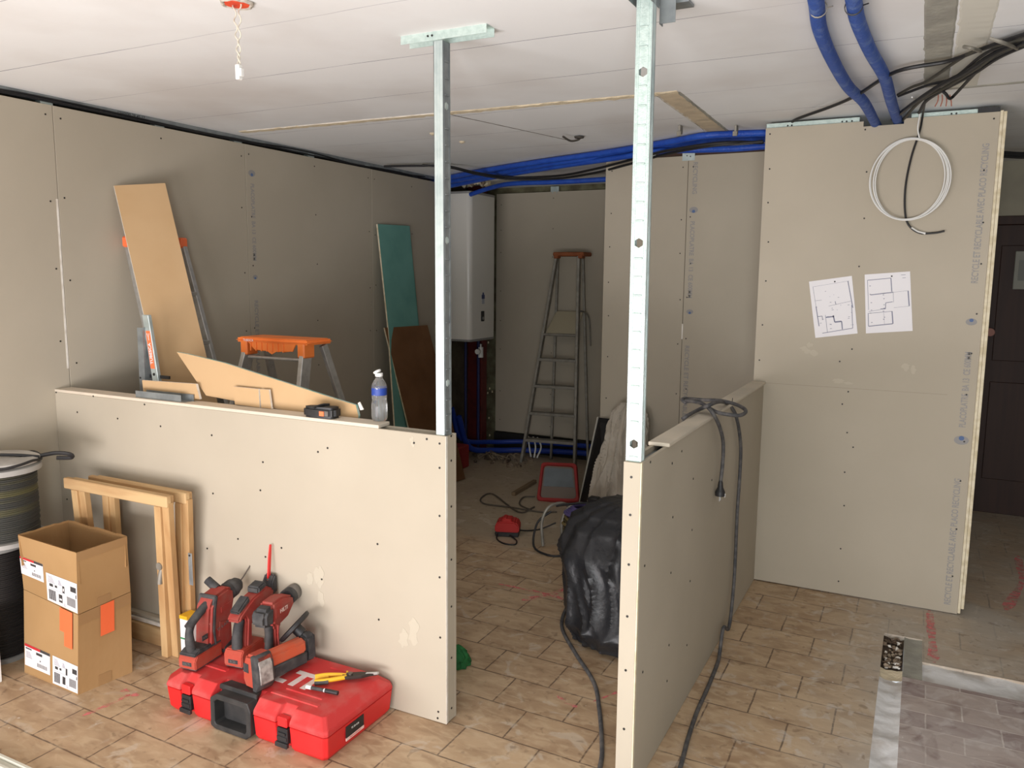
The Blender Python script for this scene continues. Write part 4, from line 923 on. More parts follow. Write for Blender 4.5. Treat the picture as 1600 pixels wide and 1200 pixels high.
# tape measure / black case
c=at(502,652,2,ZW); t=thing('tape_measure','black tape measure with an orange button on the half wall beside the bottle','tape measure',(c.x,2.415,ZW),math.radians(4),local=True); t.scale=(1.2,1.1,1.15)
b=B(); b.prism([(-.062,-.02),(-.03,-.032),(.05,-.030),(.062,-.018),(.062,.024),(.045,.034),(-.02,.030),(-.055,.012)],'z',0,.038,0,bev=.009,seg=2); b.tube([(-.01,-.03,.036),(.0,0,.042),(.01,.03,.04)],.004,0); obj('case',b,[black],t,True,world=False)
b=B(); b.box((.012,-.034,.010),(.030,-.029,.026),0,bev=.001); obj('button',b,[orangel],t,world=False)
b=B(); b.box((.032,-.034,.010),(.046,-.030,.028),0,bev=.001); obj('grey_plate',b,[toolgr],t,world=False)
# bottle
c=at(587,659,2,ZW); t=thing('water_bottle','clear plastic water bottle with blue label and white cap on the half wall','bottle',(c.x,c.y+.025,ZW),0,local=True)
b=B(); pr=[(.012,.004),(.024,.002),(.029,.01),(.031,.02),(.030,.045),(.0305,.06),(.029,.075),(.0265,.082),(.029,.09),(.0285,.10),(.0285,.125),(.029,.130),(.0285,.136),(.023,.150),(.015,.160),(.0125,.165),(.0125,.172)]
pr2=[]
for i,(r_,z) in enumerate(pr): pr2.append((r_,z))
b.lathe(pr2,seg=28); 
obj('bottle_body',b,[waterm],t,True,world=False)
b=B(); b.lathe([(.0292,.100),(.0292,.128)],seg=28,cap=False); obj('label',b,[label_blue],t,True,world=False)
b=B(); b.lathe([(.0145,0),(.0150,.002),(.0150,.011),(.013,.013)],(0,0,.171),seg=20); b.lathe([(.002,0),(.014,.001),(.0155,.005),(.0150,.009),(.002,.012)],(-.004,-.002,.184),(-.45,-.1,.9),20); obj('cap',b,[white],t,True,world=False)

# ------------------------------------------------------------------ behind the half wall
# tan board leaning on ladder
tn=(math.cos(.0),0,.0)
A0=Vector((-3.50,2.66,2.07)); 
def tanpt(px,py):
    # plane leaning on the left wall: x=-3.52 at z 2.07 sloping out to x=-2.98 at the floor, turned a little towards the room
    return pl(px,py,(-3.52,2.9,2.07),(1,-.55,.30))
corners=[tanpt(178,290),tanpt(258,286),tanpt(323,558)]
bl=tanpt(250,600)
dn=(corners[2]-corners[1]).normalized(); k=(corners[1].z-.02)/(-dn.z)
dl=(bl-corners[0]).normalized(); k2=(corners[0].z-.02)/(-dl.z)
TB=[corners[0],corners[1],corners[1]+dn*k,corners[0]+dl*k2]
leanboard('plasterboard_offcut',TB,.0125,[tanb,gypwhite],'tall tan plasterboard strip leaning against the left wall above the half wall','offcut')
print('TAN',[tuple(round(c,3) for c in p) for p in TB])
def rail(b,p0,p1,w,d,m=0,side=Vector((0,1,0))):
    p0=Vector(p0); p1=Vector(p1); t=(p1-p0).normalized(); s=side.normalized(); n=t.cross(s).normalized(); s=n.cross(t).normalized()
    a=s*w/2; c=n*d/2
    b.hexa([p0-a-c,p0+a-c,p0+a+c,p0-a+c],[p1-a-c,p1+a-c,p1+a+c,p1-a+c],m,bev=.002)
# ladder leaning on the wall behind the tan board
t=thing('leaning_ladder','aluminium ladder with orange end caps leaning on the left wall behind the tan strip','ladder',(-3.15,2.98,0))
tops=[at(201,372,0,-3.60),at(283,374,0,-3.60)]
lt=at(203,380,0,-3.60); rtp=at(282,382,0,-3.60)
foot_l=Vector((-3.06,lt.y+.02,.0)); 
def lseg(top,px,py):
    q=at(px,py,1,top.y+.0); return q
fl=Vector((-3.10,lt.y-.03,0)); fr=Vector((-3.10,rtp.y+.06,0))
for a,c in ((fl,lt),(fr,rtp)):
    b=B(); rail(b,a,c,.026,.062); obj('ladder_rail',b,[alu],t)
for k in range(1,7):
    u=k/7; b=B(); a=fl.lerp(lt,u); c=fr.lerp(rtp,u); b.box((a.x-.035,a.y,a.z-.012),(a.x+.035,c.y,a.z+.012),bev=.003); obj('rung',b,[alu],t)
for c in (lt,rtp):
    b=B(); b.box((c.x-.035,c.y-.022,c.z-.02),(c.x+.035,c.y+.022,c.z+.035),bev=.008); obj('end_cap',b,[orangel],t)
# loose grey profile with the orange ladder sticker
p_a=pl(236,598,(-3.2,2.62,1),(0,1,0)); 
t=thing('folded_ladder','grey ladder rails with an orange maker sticker standing left of the tan strip','ladder',(-3.45,2.62,0))
yy=2.60
q0=at(220,600,1,yy); q1=at(218,512,1,yy); b=B(); b.hexa([(q0.x-.020,yy,0),(q0.x+.018,yy,0),(q0.x+.018,yy+.004,0),(q0.x-.020,yy+.004,0)],[(q1.x-.018,yy,q1.z),(q1.x+.018,yy,q1.z),(q1.x+.018,yy+.004,q1.z),(q1.x-.018,yy+.004,q1.z)],0); b.hexa([(q0.x+.018,yy,0),(q0.x+.021,yy,0),(q0.x+.021,yy+.06,0),(q0.x+.018,yy+.06,0)],[(q1.x+.018,yy,q1.z),(q1.x+.021,yy,q1.z),(q1.x+.021,yy+.06,q1.z+.0),(q1.x+.018,yy+.06,q1.z)],0); b.cyl((q0.x+.0,yy-.001,q0.z+.03),(q0.x,yy,q0.z+.03),.005,m=1); obj('ladder_rail',b,[steeld,black],t)
yy=2.615
q0=at(243,598,1,yy); q1=at(226,492,1,yy)
ex=(q1-q0)/(q1.z-q0.z); qf=q0-ex*q0.z
b=B(); b.hexa([(qf.x-.02,yy,0),(qf.x+.022,yy,0),(qf.x+.022,yy+.02,0),(qf.x-.02,yy+.02,0)],[(q1.x-.02,yy,q1.z),(q1.x+.022,yy,q1.z),(q1.x+.022,yy+.02,q1.z),(q1.x-.02,yy+.02,q1.z)],0,bev=.002); obj('ladder_rail',b,[steel],t)
dz=(q1-q0).normalized()
def along(z): u=(z-q0.z)/(q1.z-q0.z); return q0.lerp(q1,u)
s0=at(239,576,1,yy); s1=at(231,517,1,yy)
b=B(); b.hexa([(s0.x-.014,yy-.001,s0.z),(s0.x+.014,yy-.001,s0.z),(s0.x+.014,yy,s0.z),(s0.x-.014,yy,s0.z)],[(s1.x-.014,yy-.001,s1.z),(s1.x+.014,yy-.001,s1.z),(s1.x+.014,yy,s1.z),(s1.x-.014,yy,s1.z)],0)
ds=(s1-s0).normalized(); sl=(s1-s0).length
M4=frame(s0+ds*sl*.40+Vector((0,-.0013,0)),ds,Vector((0,-1,0)).cross(ds)*1); 
b.text('TUBESCA',M4,.024,1,.0002,bold=.0005)
b.tube([s1-ds*.012+Vector((-.008,-.0015,0)),s1-ds*.03+Vector((0,-.0015,0)),s1-ds*.012+Vector((.008,-.0015,0))],.0015,1,6,1); b.tube([s1-ds*.03+Vector((0,-.0015,0)),s1-ds*.045+Vector((0,-.0015,0))],.0015,1,6,1)
obj('maker_sticker',b,[orangel,paper],t)
b=B(); b.cyl(along(q0.z+.04)+Vector((0,-.003,0)),along(q0.z+.04),.007,m=0); b.box((q0.x-.075,yy+.012,q0.z+.02),(q0.x+.08,yy+.02,q0.z+.035),0); obj('bolt',b,[black],t)
# platform ladder with the orange top
yl=3.05
a0=at(390,524,1,yl); a1=at(497,532,1,yl)
t=thing('stepladder','aluminium stepladder with a bright orange top tray behind the half wall','stepladder',((a0.x+a1.x)/2,yl,0))
zt_=(a0.z+a1.z)/2
b=B(); w0,w1=a0.x,a1.x+.02
b.box((w0,yl-.10,zt_-.022),(w1,yl+.09,zt_+.0),0,bev=.010,seg=2)
b.box((w0+.02,yl-.085,zt_-.0005),(w1-.02,yl+.075,zt_+.004),0,bev=.002)
for k in range(7): 
    x=w0+.10+k*.035; b.box((x-.003,yl-.098,zt_-.062),(x+.003,yl-.05,zt_-.02),0,bev=.001)
b.prism([(w0+.08,zt_-.02),(w1-.08,zt_-.02),(w1-.10,zt_-.055),((w0+w1)/2+.03,zt_-.06),((w0+w1)/2,zt_-.075),((w0+w1)/2-.03,zt_-.06),(w0+.12,zt_-.055)],'y',yl-.092,yl-.086,0)
for x in (w0+.055,w1-.045): b.box((x-.022,yl-.10,zt_-.085),(x+.022,yl-.02,zt_-.01),0,bev=.006)
b.text('TUBESCA',frame((w0+.09,yl-.1008,zt_-.011),(1,0,0),(0,0,1)),.016,1,.0003)
obj('top_tray',b,[orange,paper],t)
for sx,x in ((-1,w0+.055),(1,w1-.045)):
    b=B(); rail(b,(x+sx*.115,yl-.42,0),(x,yl-.06,zt_-.05),.026,.065,0,Vector((1,0,0))); obj('front_rail',b,[alu],t)
    b=B(); rail(b,(x+sx*.13,yl+.50,0),(x+sx*.005,yl+.06,zt_-.03),.022,.04,0,Vector((1,0,0))); obj('rear_rail',b,[alu],t)
b=B(); b.cyl((w0+.07,yl-.08,zt_-.095),(w1-.06,yl-.08,zt_-.095),.008,seg=10); obj('cross_bar',b,[alu],t)
for k in range(4):
    z=.25+.24*k; u=z/(zt_-.05); y=yl-.42+.36*u; ex_=.115*(1-u)
    b=B(); b.box((w0+.055-ex_,y-.04,z-.012),(w1-.045+ex_,y+.04,z+.012),bev=.003); obj('tread',b,[alu],t)
# teal and dark brown boards on the left wall
def lw(px,py,x): return at(px,py,0,x)
leanboard('plasterboard_offcut',[lw(590,350,-3.615),lw(640,353,-3.615),lw(655,512,-3.53),lw(680,830,-3.33),lw(628,830,-3.33),lw(607,512,-3.53)],.0125,[teal,gyps],'teal-faced board leaning on the left wall behind a dark brown one','offcut')
def brn(px,py): return pl(px,py,(-3.50,5.2,1.26),(1,-.12,.17))
bq=[brn(601,512),brn(668,508)]; ft=brn(727,745); mid=brn(638,665); dl=(mid-bq[0]).normalized(); f2=bq[0]+dl*((bq[0].z-.01)/(-dl.z))
leanboard('plasterboard_offcut',[bq[0],bq[1],brn(690,590),Vector((ft.x,ft.y,.01)),Vector((f2.x,f2.y,.01))],.0125,[brownb,gyps],'dark brown board leaning in front of the teal board','offcut')
print('BRN',bq,ft,f2)
# water heater
t=thing('water_heater','white wall-hung electric water heater in the dark back corner','water heater',(-3.62,6.24,1.10))
b=B(); x0,x1,y0,y1=-3.735,-3.455,6.0,6.46
def rr(i,z,c=.045):
    pts=[]
    for cx,cy,a0 in ((x1-c-i,y0+c+i,-90),(x1-c-i,y1-c-i,0),(x0+i+.01,y1-.01-i,90),(x0+i+.01,y0+.01+i,180)):
        rr_=c if cx>-3.6 else .01
        for k in range(7): a=math.radians(a0+15*k); pts.append((cx+rr_*math.cos(a),cy+rr_*math.sin(a),z))
    return pts
loft(b,[rr(.012,1.10),rr(.002,1.108),rr(0,1.12),rr(0,2.345),rr(.002,2.357),rr(.012,2.365)],0); obj('enamel_shell',b,[enamel],t,True)
b=B(); loft(b,[rr(-.001,2.350),rr(-.001,2.368),rr(.01,2.373)],0); obj('end_cover',b,[greyp],t,True); b=B(); loft(b,[rr(.01,1.090),rr(-.001,1.096),rr(-.001,1.112)],0); obj('end_cover',b,[greyp],t,True)
c=at(754,494,0,-3.454); b=B(); b.box((-3.456,c.y-.028,c.z-.045),(-3.449,c.y+.028,c.z+.045),0,bev=.006); b.cyl((-3.45,c.y,c.z-.018),(-3.446,c.y,c.z-.018),.014,seg=16,m=1); obj('control_panel',b,[black,greyp],t)
c=at(755,466,0,-3.454); b=B(); b.box((-3.456,c.y-.022,c.z-.05),(-3.4535,c.y+.022,c.z+.035),0); b.box((-3.456,c.y-.026,c.z-.005),(-3.453,c.y+.026,c.z+.03),1); b.box((-3.456,c.y-.012,c.z+.03),(-3.453,c.y+.012,c.z+.05),1); obj('energy_label',b,[mat('label_pale_grey',(176,180,190),.6),mat('label_navy',(60,70,110),.6)],t)
# pipework in the corner
b=B(); b.cyl((-3.60,6.40,0),(-3.60,6.40,1.095),.014); b.cyl((-3.60,6.17,0.25),(-3.60,6.17,1.095),.012); tag(obj('copper_pipe',b,[mat('dark_blue_pipe',(24,34,84),.6)],None,True),'dark blue pipes running down from the water heater','pipe')
c=at(751,550,0,-3.58); b=B(); b.cyl((c.x,c.y,c.z-.05),(c.x,c.y,c.z+.045),.024,seg=16); b.cyl((c.x,c.y,c.z+.045),(c.x,c.y,c.z+.075),.013,seg=12,m=1); b.cyl((c.x+.01,c.y-.06,c.z+.01),(c.x,c.y,c.z+.01),.014,seg=12); b.cyl((c.x+.012,c.y-.085,c.z+.01),(c.x+.01,c.y-.055,c.z+.01),.024,seg=16)
tag(obj('safety_valve',b,[white,alu],None,True),'white safety valve under the water heater','valve')
b=B(); b.box((-3.775,6.50,0),(-3.62,6.60,H-.0),0,bev=.004); op=tag(obj('old_post',b,[redpipe]),'dark red brown upright post right of the water heater','post')
for (px,py) in ((763,535),(765,607),(769,612),(762,614),(764,653),(765,680)):
    q=at(px,py,0,-3.619); b=B(); b.lathe([(.001,0),(.012,.0),(.010,.004),(.001,.006)],(-3.6195,q.y,q.z),(1,0,0),8); obj('plaster_splash',b,[gyps],op)
b=B(); b.tube([(-3.60,6.05,.42),(-3.58,6.2,.12),(-3.45,6.45,.055),(-3.2,6.62,.05),(-2.6,6.69,.07),(-1.98,6.69,.08)],.026,0,10); b.tube([(-3.64,6.0,.5),(-3.63,6.15,.2),(-3.5,6.5,.12),(-3.2,6.67,.12),(-2.4,6.7,.14),(-1.98,6.7,.14)],.022,0,10)
tag(obj('water_pipe',b,[mat('blue_pipe_dark',(26,58,150),.5)],None,True),'blue pipes bending along the foot of the back wall','pipe')
b=B(); r_=random.Random(5)
for k in range(26):
    x=-3.5+r_.uniform(-.12,.45); y=6.28+r_.uniform(-.15,.15); s_=r_.uniform(.015,.04); q=bmesh.new(); bmesh.ops.create_icosphere(q,subdivisions=1,radius=s_)
    for v in q.verts: v.co*=r_.uniform(.7,1.25)
    b._merge(q,r_.choice([0,1]),Matrix.Translation((x,y,s_*.4)))
for k in range(8): 
    x=-3.4+r_.uniform(-.1,.4); y=6.25+r_.uniform(-.1,.1); b.tube([(x,y,.02),(x+r_.uniform(-.1,.1),y+.05,.07),(x+r_.uniform(-.15,.15),y+.1,.02)],.006,1,6)
tag(obj('rubble_heap',b,[rubd,rub]),'heap of rubble and offcuts under the water heater','rubble',kind='stuff')
b=B()
for dx in (-.02,.012,.04): b.tube([(-3.08+dx,6.5,0.02),(-3.09+dx*2,6.52,.12),(-3.1+dx*1.5,6.5,.21)],.008,0,6)
tag(obj('white_tubes',b,[white],None,True),'three short white tubes standing beside the foot of the back stepladder','tubes')
b=B(); pts=[(-3.66,6.02,1.09),(-3.67,6.0,.9),(-3.66,5.98,.75),(-3.65,5.99,.55),(-3.655,6.02,.5),(-3.66,6.0,.62),(-3.665,5.97,.8)]
b.tube(pts,.007,0,8); tag(obj('flex_cord',b,[greyp],None,True),'grey flex hanging below the water heater next to the left stud','cable')
b=B(); b.box((-3.60,5.80,0),(-3.45,5.98,.20),0,bev=.01); tag(obj('red_bucket_box',b,[mat('dim_red_box',(140,36,34),.7)]),'dim red container standing in the corner behind the brown board','container')
# tall stepladder at the back
def lp(px,py,y): return at(px,py,1,y)
t=thing('stepladder','tall old stepladder with a faded orange top in front of the back wall','stepladder',(-2.88,6.4,0))
yt,yf=6.52,6.36
TL=lp(870,400,yt); TR=lp(905,400,yt); FL=at(815,722,2,0); FR=at(898,729,2,0)
FL=Vector((FL.x,FL.y,0)); FR=Vector((FR.x,FR.y,0))
sd=(FR-FL).normalized()
for a,c in ((FL,TL),(FR,TR)):
    b=B(); rail(b,a,c,.024,.06,0,sd); obj('front_rail',b,[alud],t)
top_c=(TL+TR)/2
RL=lp(872,402,yt+.12); RR=lp(911,402,yt+.12)
RFl=Vector((FL.x+.18,6.60,.0)); RFr=Vector((FR.x+.05,6.62,0))
b=B(); rail(b,RFl,RL,.02,.03,0,sd); obj('rear_rail',b,[alud],t)
b=B(); rail(b,RFr,RR,.02,.03,0,sd); obj('rear_rail',b,[alud],t)
a=lp(865,394,yt-.03); c=lp(913,394,yt-.03)
b=B(); b.box((a.x,yt-.05,a.z-.035),(c.x,yt+.15,a.z),bev=.008); b.box((a.x+.01,yt-.055,a.z-.055),(a.x+.05,yt+.02,a.z-.02),bev=.006); b.box((c.x-.05,yt-.055,a.z-.055),(c.x-.01,yt+.02,a.z-.02),bev=.006); obj('top_tray',b,[olorange],t)
def onrail(py,zz=None):
    pass
for k,py in enumerate((563,605,648,690)):
    zc=lp(870,py,6.42).z; u=zc/TL.z; a=FL.lerp(TL,u); c=FR.lerp(TR,u)
    b=B(); d=(c-a).normalized(); M4=frame(a,d,Vector((-d.y,d.x,0))); b.box((0,-.035,-.014),((c-a).length,.045,.012),bev=.003,M4=M4); obj('tread',b,[alud],t)
zc=lp(870,523,6.46).z; u=zc/TL.z; a=FL.lerp(TL,u); c=FR.lerp(TR,u); d=(c-a).normalized(); w=(c-a).length
b=B(); b.hexa([a+d*.012+Vector((0,-.01,-.008)),c-d*.012+Vector((0,-.01,-.008)),c-d*.012+Vector((0,0,-.012)),a+d*.012+Vector((0,0,-.012))],[a+d*.05+Vector((0,.16,.20)),c-d*.02+Vector((0,.16,.20)),c-d*.02+Vector((0,.17,.19)),a+d*.05+Vector((0,.17,.19))],0,bev=.002); obj('platform',b,[cream],t)
b=B(); b.cyl(a+Vector((0,-.02,0)),c+Vector((0,-.02,0)),.012,seg=10); obj('platform_bar',b,[alud],t); b=B(); b.tube([c+Vector((0,0,.22)),c+Vector((.05,.12,.16)),c+Vector((.06,.16,-.10))],.007,0); obj('platform_stay',b,[alud],t)
# red-framed tray leaning
t=thing('red_tray','dull red framed tray with a grey inner face propped up on the rough floor','tray',(-2.3,5.35,0))
f0=at(838,786,2,0); f1=at(906,788,2,0); yb=(f0.y+f1.y)/2
trn=(0,-1,.95)
def tp(px,py): return pl(px,py,(f0.x,yb,.01),trn)
C4=[tp(838,782),tp(905,784),tp(901,724),tp(846,722)]
def rsq(C4,ins,off,k=5):
    c=(C4[0]+C4[1]+C4[2]+C4[3])/4; n=(C4[1]-C4[0]).cross(C4[3]-C4[0]).normalized()
    out=[]
    Q=[p+(c-p).normalized()*ins for p in C4]
    for i in range(4):
        p=Q[i]; a=Q[i-1]; e=Q[(i+1)%4]; r_=.035
        p0=p+(a-p).normalized()*r_; p1=p+(e-p).normalized()*r_
        for j in range(k+1): u=j/k; out.append(p0*(1-u)**2+p*2*u*(1-u)+p1*u*u)
    return [o+n*off for o in out]
b=B(); loft(b,[rsq(C4,0.012,-.03),rsq(C4,0,-.02),rsq(C4,0,.0),rsq(C4,.006,.006),rsq(C4,.030,.006),rsq(C4,.036,-.01)],0); obj('tray_frame',b,[redtray],t,True)
b=B(); loft(b,[rsq(C4,.036,-.009),rsq(C4,.040,-.006)],0)
n_=(C4[1]-C4[0]).cross(C4[3]-C4[0]).normalized()
q=[C4[0].lerp(C4[3],.30),C4[1].lerp(C4[2],.30),C4[2].lerp(C4[1],.06),C4[3].lerp(C4[0],.06)]; cc=(q[0]+q[1]+q[2]+q[3])/4
q=[p+(cc-p).normalized()*.045 for p in q]; b.hexa([p-n_*.008 for p in q],[p-n_*.003 for p in q],1)
obj('tray_inner',b,[mat('tray_inner_pale',(120,108,98),.7),greymesh],t)
leg=B(); leg.hexa([C4[3]-n_*.04+Vector((.02,0,0)),C4[2]-n_*.04-Vector((.02,0,0)),C4[2]-n_*.05-Vector((.02,0,0)),C4[3]-n_*.05+Vector((.02,0,0))],[Vector((C4[3].x+.02,C4[3].y+.10,0)),Vector((C4[2].x-.02,C4[2].y+.10,0)),Vector((C4[2].x-.02,C4[2].y+.11,0)),Vector((C4[3].x+.02,C4[3].y+.11,0))],0); obj('prop_leg',leg,[redtray],t)
# charger
c=at(788,838,2,0); t=thing('battery_charger','small red battery charger with a short cord on the floor of the dark room','charger',(c.x,c.y+.05,0),math.radians(20),local=True)
b=B(); b.prism([(-.075,.0),(.075,.0),(.078,.03),(-.078,.03)],'y',-.06,.06,0,bev=.005); obj('base',b,[black],t,world=False)
b=B(); b.prism([(-.078,.028),(.078,.028),(.078,.075),(.055,.10),(-.055,.10),(-.078,.075)],'y',-.062,.062,0,bev=.008,seg=2); b.box((-.035,-.05,.095),(.03,.04,.115),0,bev=.005); b.box((-.025,-.045,.112),(-.005,.03,.122),0,bev=.002); obj('housing',b,[mat('charger_red',(176,34,30),.55)],t,True,world=False)
b=B(); b.tube([(-.06,-.055,.02),(-.055,-.12,.005),(0,-.20,.005),(.07,-.21,.005),(.07,-.13,.005),(.02,-.065,.015)],.005,0,8); b.tube([(.075,.0,.03),(.12,.06,.01),(.2,.12,.005),(.30,.16,.04)],.005,0,8); obj('cord',b,[blackc],t,True,world=False)
# cable bundle
c=at(875,855,2,0); cx,cy=-1.86,4.46
t=thing('cable_reel','metal framed reel heaped with olive and purple cable beside the black bag','cable reel',(cx,cy,0))
b=B()
for k in range(9):
    R_=.13-.004*(k%3); b.tube([(cx+.10+R_*math.cos(a)+random.uniform(-.006,.006),cy+R_*.9*math.sin(a),.03+.021*k+.006*math.sin(2*a+k)) for a in [j*PI/6 for j in range(12)]],.0095,k%2,8,3,True)
obj('wound_cable',b,[olive,mat('dark_olive_cable',(74,66,44),.7)],t,True)
b=B()
for k in range(5):
    R_=.12-.012*k; b.tube([(cx+.10+R_*math.cos(a),cy+R_*.9*math.sin(a),.225+.008*k) for a in [j*PI/5 for j in range(10)]],.010,0,8,3,True)
obj('purple_cable',b,[purple],t,True)
b=B()
for s_ in (0,.11):
    b.tube([(cx-.13+s_,cy-.10+s_*.5,.01),(cx-.14+s_,cy-.10+s_*.5,.16),(cx-.11+s_,cy-.06+s_*.5,.25),(cx-.05+s_,cy+.02+s_*.5,.26),(cx-.02+s_,cy+.06+s_*.5,.2),(cx-.03+s_,cy+.06+s_*.5,.02)],.010,0,8)
obj('reel_frame',b,[alud],t,True)
b=B(); b.tube([(cx-.10,cy-.05,.22),(cx-.17,cy-.10,.15),(cx-.15,cy-.19,.03),(cx-.03,cy-.23,.006),(cx+.05,cy-.20,.006)],.007,0,8); b.tube([(cx-.08,cy-.02,.25),(cx+.03,cy+.0,.275),(cx+.14,cy+.02,.29)],.007,0,8); b.box((cx+.12,cy-.01,.27),(cx+.19,cy+.05,.33),0,bev=.008); b.cyl((cx+.16,cy-.02,.235),(cx+.19,cy-.03,.265),.02,m=1)
obj('loose_cord',b,[blackc,mat('dim_pink_plug',(160,104,104),.6)],t,True)
# long loop of cord on the floor
b=B(); b.tube([tuple(at(x,y,2,.007)) for x,y in ((835,792),(810,800),(770,772),(752,778),(757,787),(800,793),(845,800),(870,800))],.006,0,8); b.tube([tuple(at(x,y,2,.007)) for x,y in ((836,776),(818,777),(812,788),(830,797))],.006,0,8)
tag(obj('extension_cord',b,[mat('dim_grey_cord',(84,76,66),.7)],None,True),'thin cord looped on the pale floor in front of the red tray','cable')
b=B(); p0=at(802,773,2,.01); p1=at(836,753,2,.01); d=p1-p0; M4=frame(p0,d,Vector((-d.y,d.x,0))); b.box((0,-.015,-.009),(d.length,.015,.02),bev=.003,M4=M4); tag(obj('wood_batten',b,[mat('dim_batten',(120,100,74),.8)]),'short wooden batten on the floor left of the red tray','batten')

# ------------------------------------------------------------------ bags
def bag(name,label,cat,prof,c,mats,seg=96,amp=.03,fr=4,seed=0,squash=(1,1),shift=None,rings=70,crease=.5,vs=.45,xmax=None):
    """prof: list (z,r); film or cloth hanging in long folds"""
    b=bmesh.new(); R_=[]
    def rad(z):
        for (z0,r0),(z1,r1) in zip(prof,prof[1:]):
            if z0<=z<=z1:
                u=(z-z0)/(z1-z0); u=u*u*(3-2*u); return r0+(r1-r0)*u
        return prof[-1][1]
    z0,z1=prof[0][0],prof[-1][0]
    for i in range(rings+1):
        z=z0+(z1-z0)*i/rings; row=[]
        for j in range(seg):
            a=2*PI*j/seg+.8*math.sin(z*4+seed); r=rad(z); d=Vector((math.cos(a),math.sin(a),0))
            q=Vector((d.x*fr*.35,d.y*fr*.35,z*fr*vs+seed))
            w=noise.noise(q)+.35*noise.noise(q*2.1)
            f1=1-abs(noise.noise(q*1.9+Vector((9,3,seed)))*2); f1=max(0,f1)**1.6
            q2=Vector((d.x*fr*.55+z*2.2,d.y*fr*.55,z*fr*vs*1.7+seed)); f2=1-abs(noise.noise(q2*1.4)*2); f2=max(0,f2)**2
            rr_=max(.004,r+amp*w+amp*crease*f1+amp*crease*.55*f2)
            s=shift(z) if shift else (0,0)
            x=c[0]+d.x*rr_*squash[0]+s[0]
            if xmax is not None: x=min(x,xmax-.004*math.sin(a*9)**2)
            row.append(b.verts.new((x,c[1]+d.y*rr_*squash[1]+s[1],z)))
        R_.append(row)
    for u,w in zip(R_,R_[1:]):
        for j in range(seg): k=(j+1)%seg; b.faces.new((u[j],u[k],w[k],w[j]))
    b.faces.new(R_[0][::-1]); b.faces.new(R_[-1])
    bb=B(); me=bpy.data.meshes.new('t'); b.to_mesh(me); b.free(); bb.bm.from_mesh(me); bpy.data.meshes.remove(me)
    return tag(obj(name,bb,mats,None,True),label,cat)
bag('rubbish_bag','full black plastic rubbish bag standing behind the right half wall','bag',[(0.002,.20),(.02,.25),(.10,.29),(.26,.30),(.40,.32),(.49,.29),(.54,.22),(.575,.13),(.585,.05)],(-1.13,3.44),[bagm],amp=.045,fr=4.2,seed=3,shift=lambda z:(-.14*max(0,z-.15),.42*max(0,z-.1)),rings=120,seg=180,crease=.55,xmax=-.803)
sk=bag('white_sack','creased off-white cloth sack slumped against the short wall behind the black bags','sack',[(0.002,.14),(.05,.165),(.2,.16),(.35,.145),(.5,.125),(.65,.105),(.76,.08),(.82,.04),(.84,.02)],(-1.73,4.93),[sackm],amp=.04,fr=5,seed=21,squash=(1.0,.8),shift=lambda z:(.05*z,.12*z),rings=90,crease=.8,vs=.3,seg=150)
dp=leanboard('dark_panel',[at(905,788,2,.003),at(934,652,1,5.15),Vector((-1.84,5.13,.70)),Vector((-1.84,5.04,.003))],.014,[mat('black_panel_face',(24,23,24),.6),stripem],'thin black panel with a pale edge leaning left of the white sack','panel')
b=B(); b.tube([tuple(at(905,786,2,.012)),tuple(at(934,652,1,5.146))],.0065,0,6,1); obj('pale_edge_strip',b,[mat('pale_edge_grey',(190,188,176),.6)],dp)
# green cloth
c=at(722,1040,2,0); bag('green_cloth','crumpled green cloth on the tiles just inside the doorway','cloth',[(.002,.055),(.012,.058),(.04,.05),(.075,.025),(.085,.006)],(c.x-.030,c.y+.0),[green],seg=48,amp=.014,fr=7,seed=4,rings=16,vs=3)
b=B(); q=at(716,1018,2,.03); b.box((q.x-.03,q.y-.0,.0),(q.x+.012,q.y+.03,.045),bev=.008); tag(obj('white_tub',b,[white]),'small white lid behind the green cloth','lid')

# ------------------------------------------------------------------ cords
def cordpts(L): return [tuple(at(*p)) for p in L]
b=B(); b.tube([(-1.55,3.86,.010),(-1.50,3.60,.010),(-1.43,3.36,.010),(-1.28,3.15,.010),(-1.10,2.93,.010),(-1.005,2.745,.010),(-.925,2.56,.010),(-.875,2.42,.010),(-.83,2.20,.010),(-.80,2.0,.010)],.0085,0,10)
tag(obj('extension_cord',b,[greyc],None,True),'dusty grey cable on the tiles running past the bag out of the doorway','cable')
t=thing('plug_cable','dusty black cable with a plug draped over the right half wall','cable',(-.72,3.4,0))
zc_=za+.0175+.009
b=B()
zl_=za+.034
def h(px,py,z=None): return tuple(at(px,py,2,zl_ if z is None else z))
b.tube([h(1068,627,zl_-.004),h(1066,624),h(1075,623),h(1100,625,zl_+.006),h(1125,626,zl_+.012),h(1147,631,zl_+.006),h(1162,638),h(1165,644,zl_-.006),h(1156,649,zl_-.010),h(1140,648,zl_-.006),h(1120,644),h(1104,635,zl_+.010),h(1090,627,zl_+.016),h(1076,627,zl_+.008),h(1070,629,zl_)],.0078,0,10)
b.tube([h(1072,626,zl_+.010),h(1092,629,zl_+.018),h(1104,635,zl_+.016),tuple(at(1114,646,0,-.712)),tuple(at(1124,666,0,-.700)),tuple(at(1130,692,0,-.703)),tuple(at(1129,725,0,-.706)),tuple(at(1126,752,0,-.706))],.0078,0,10)
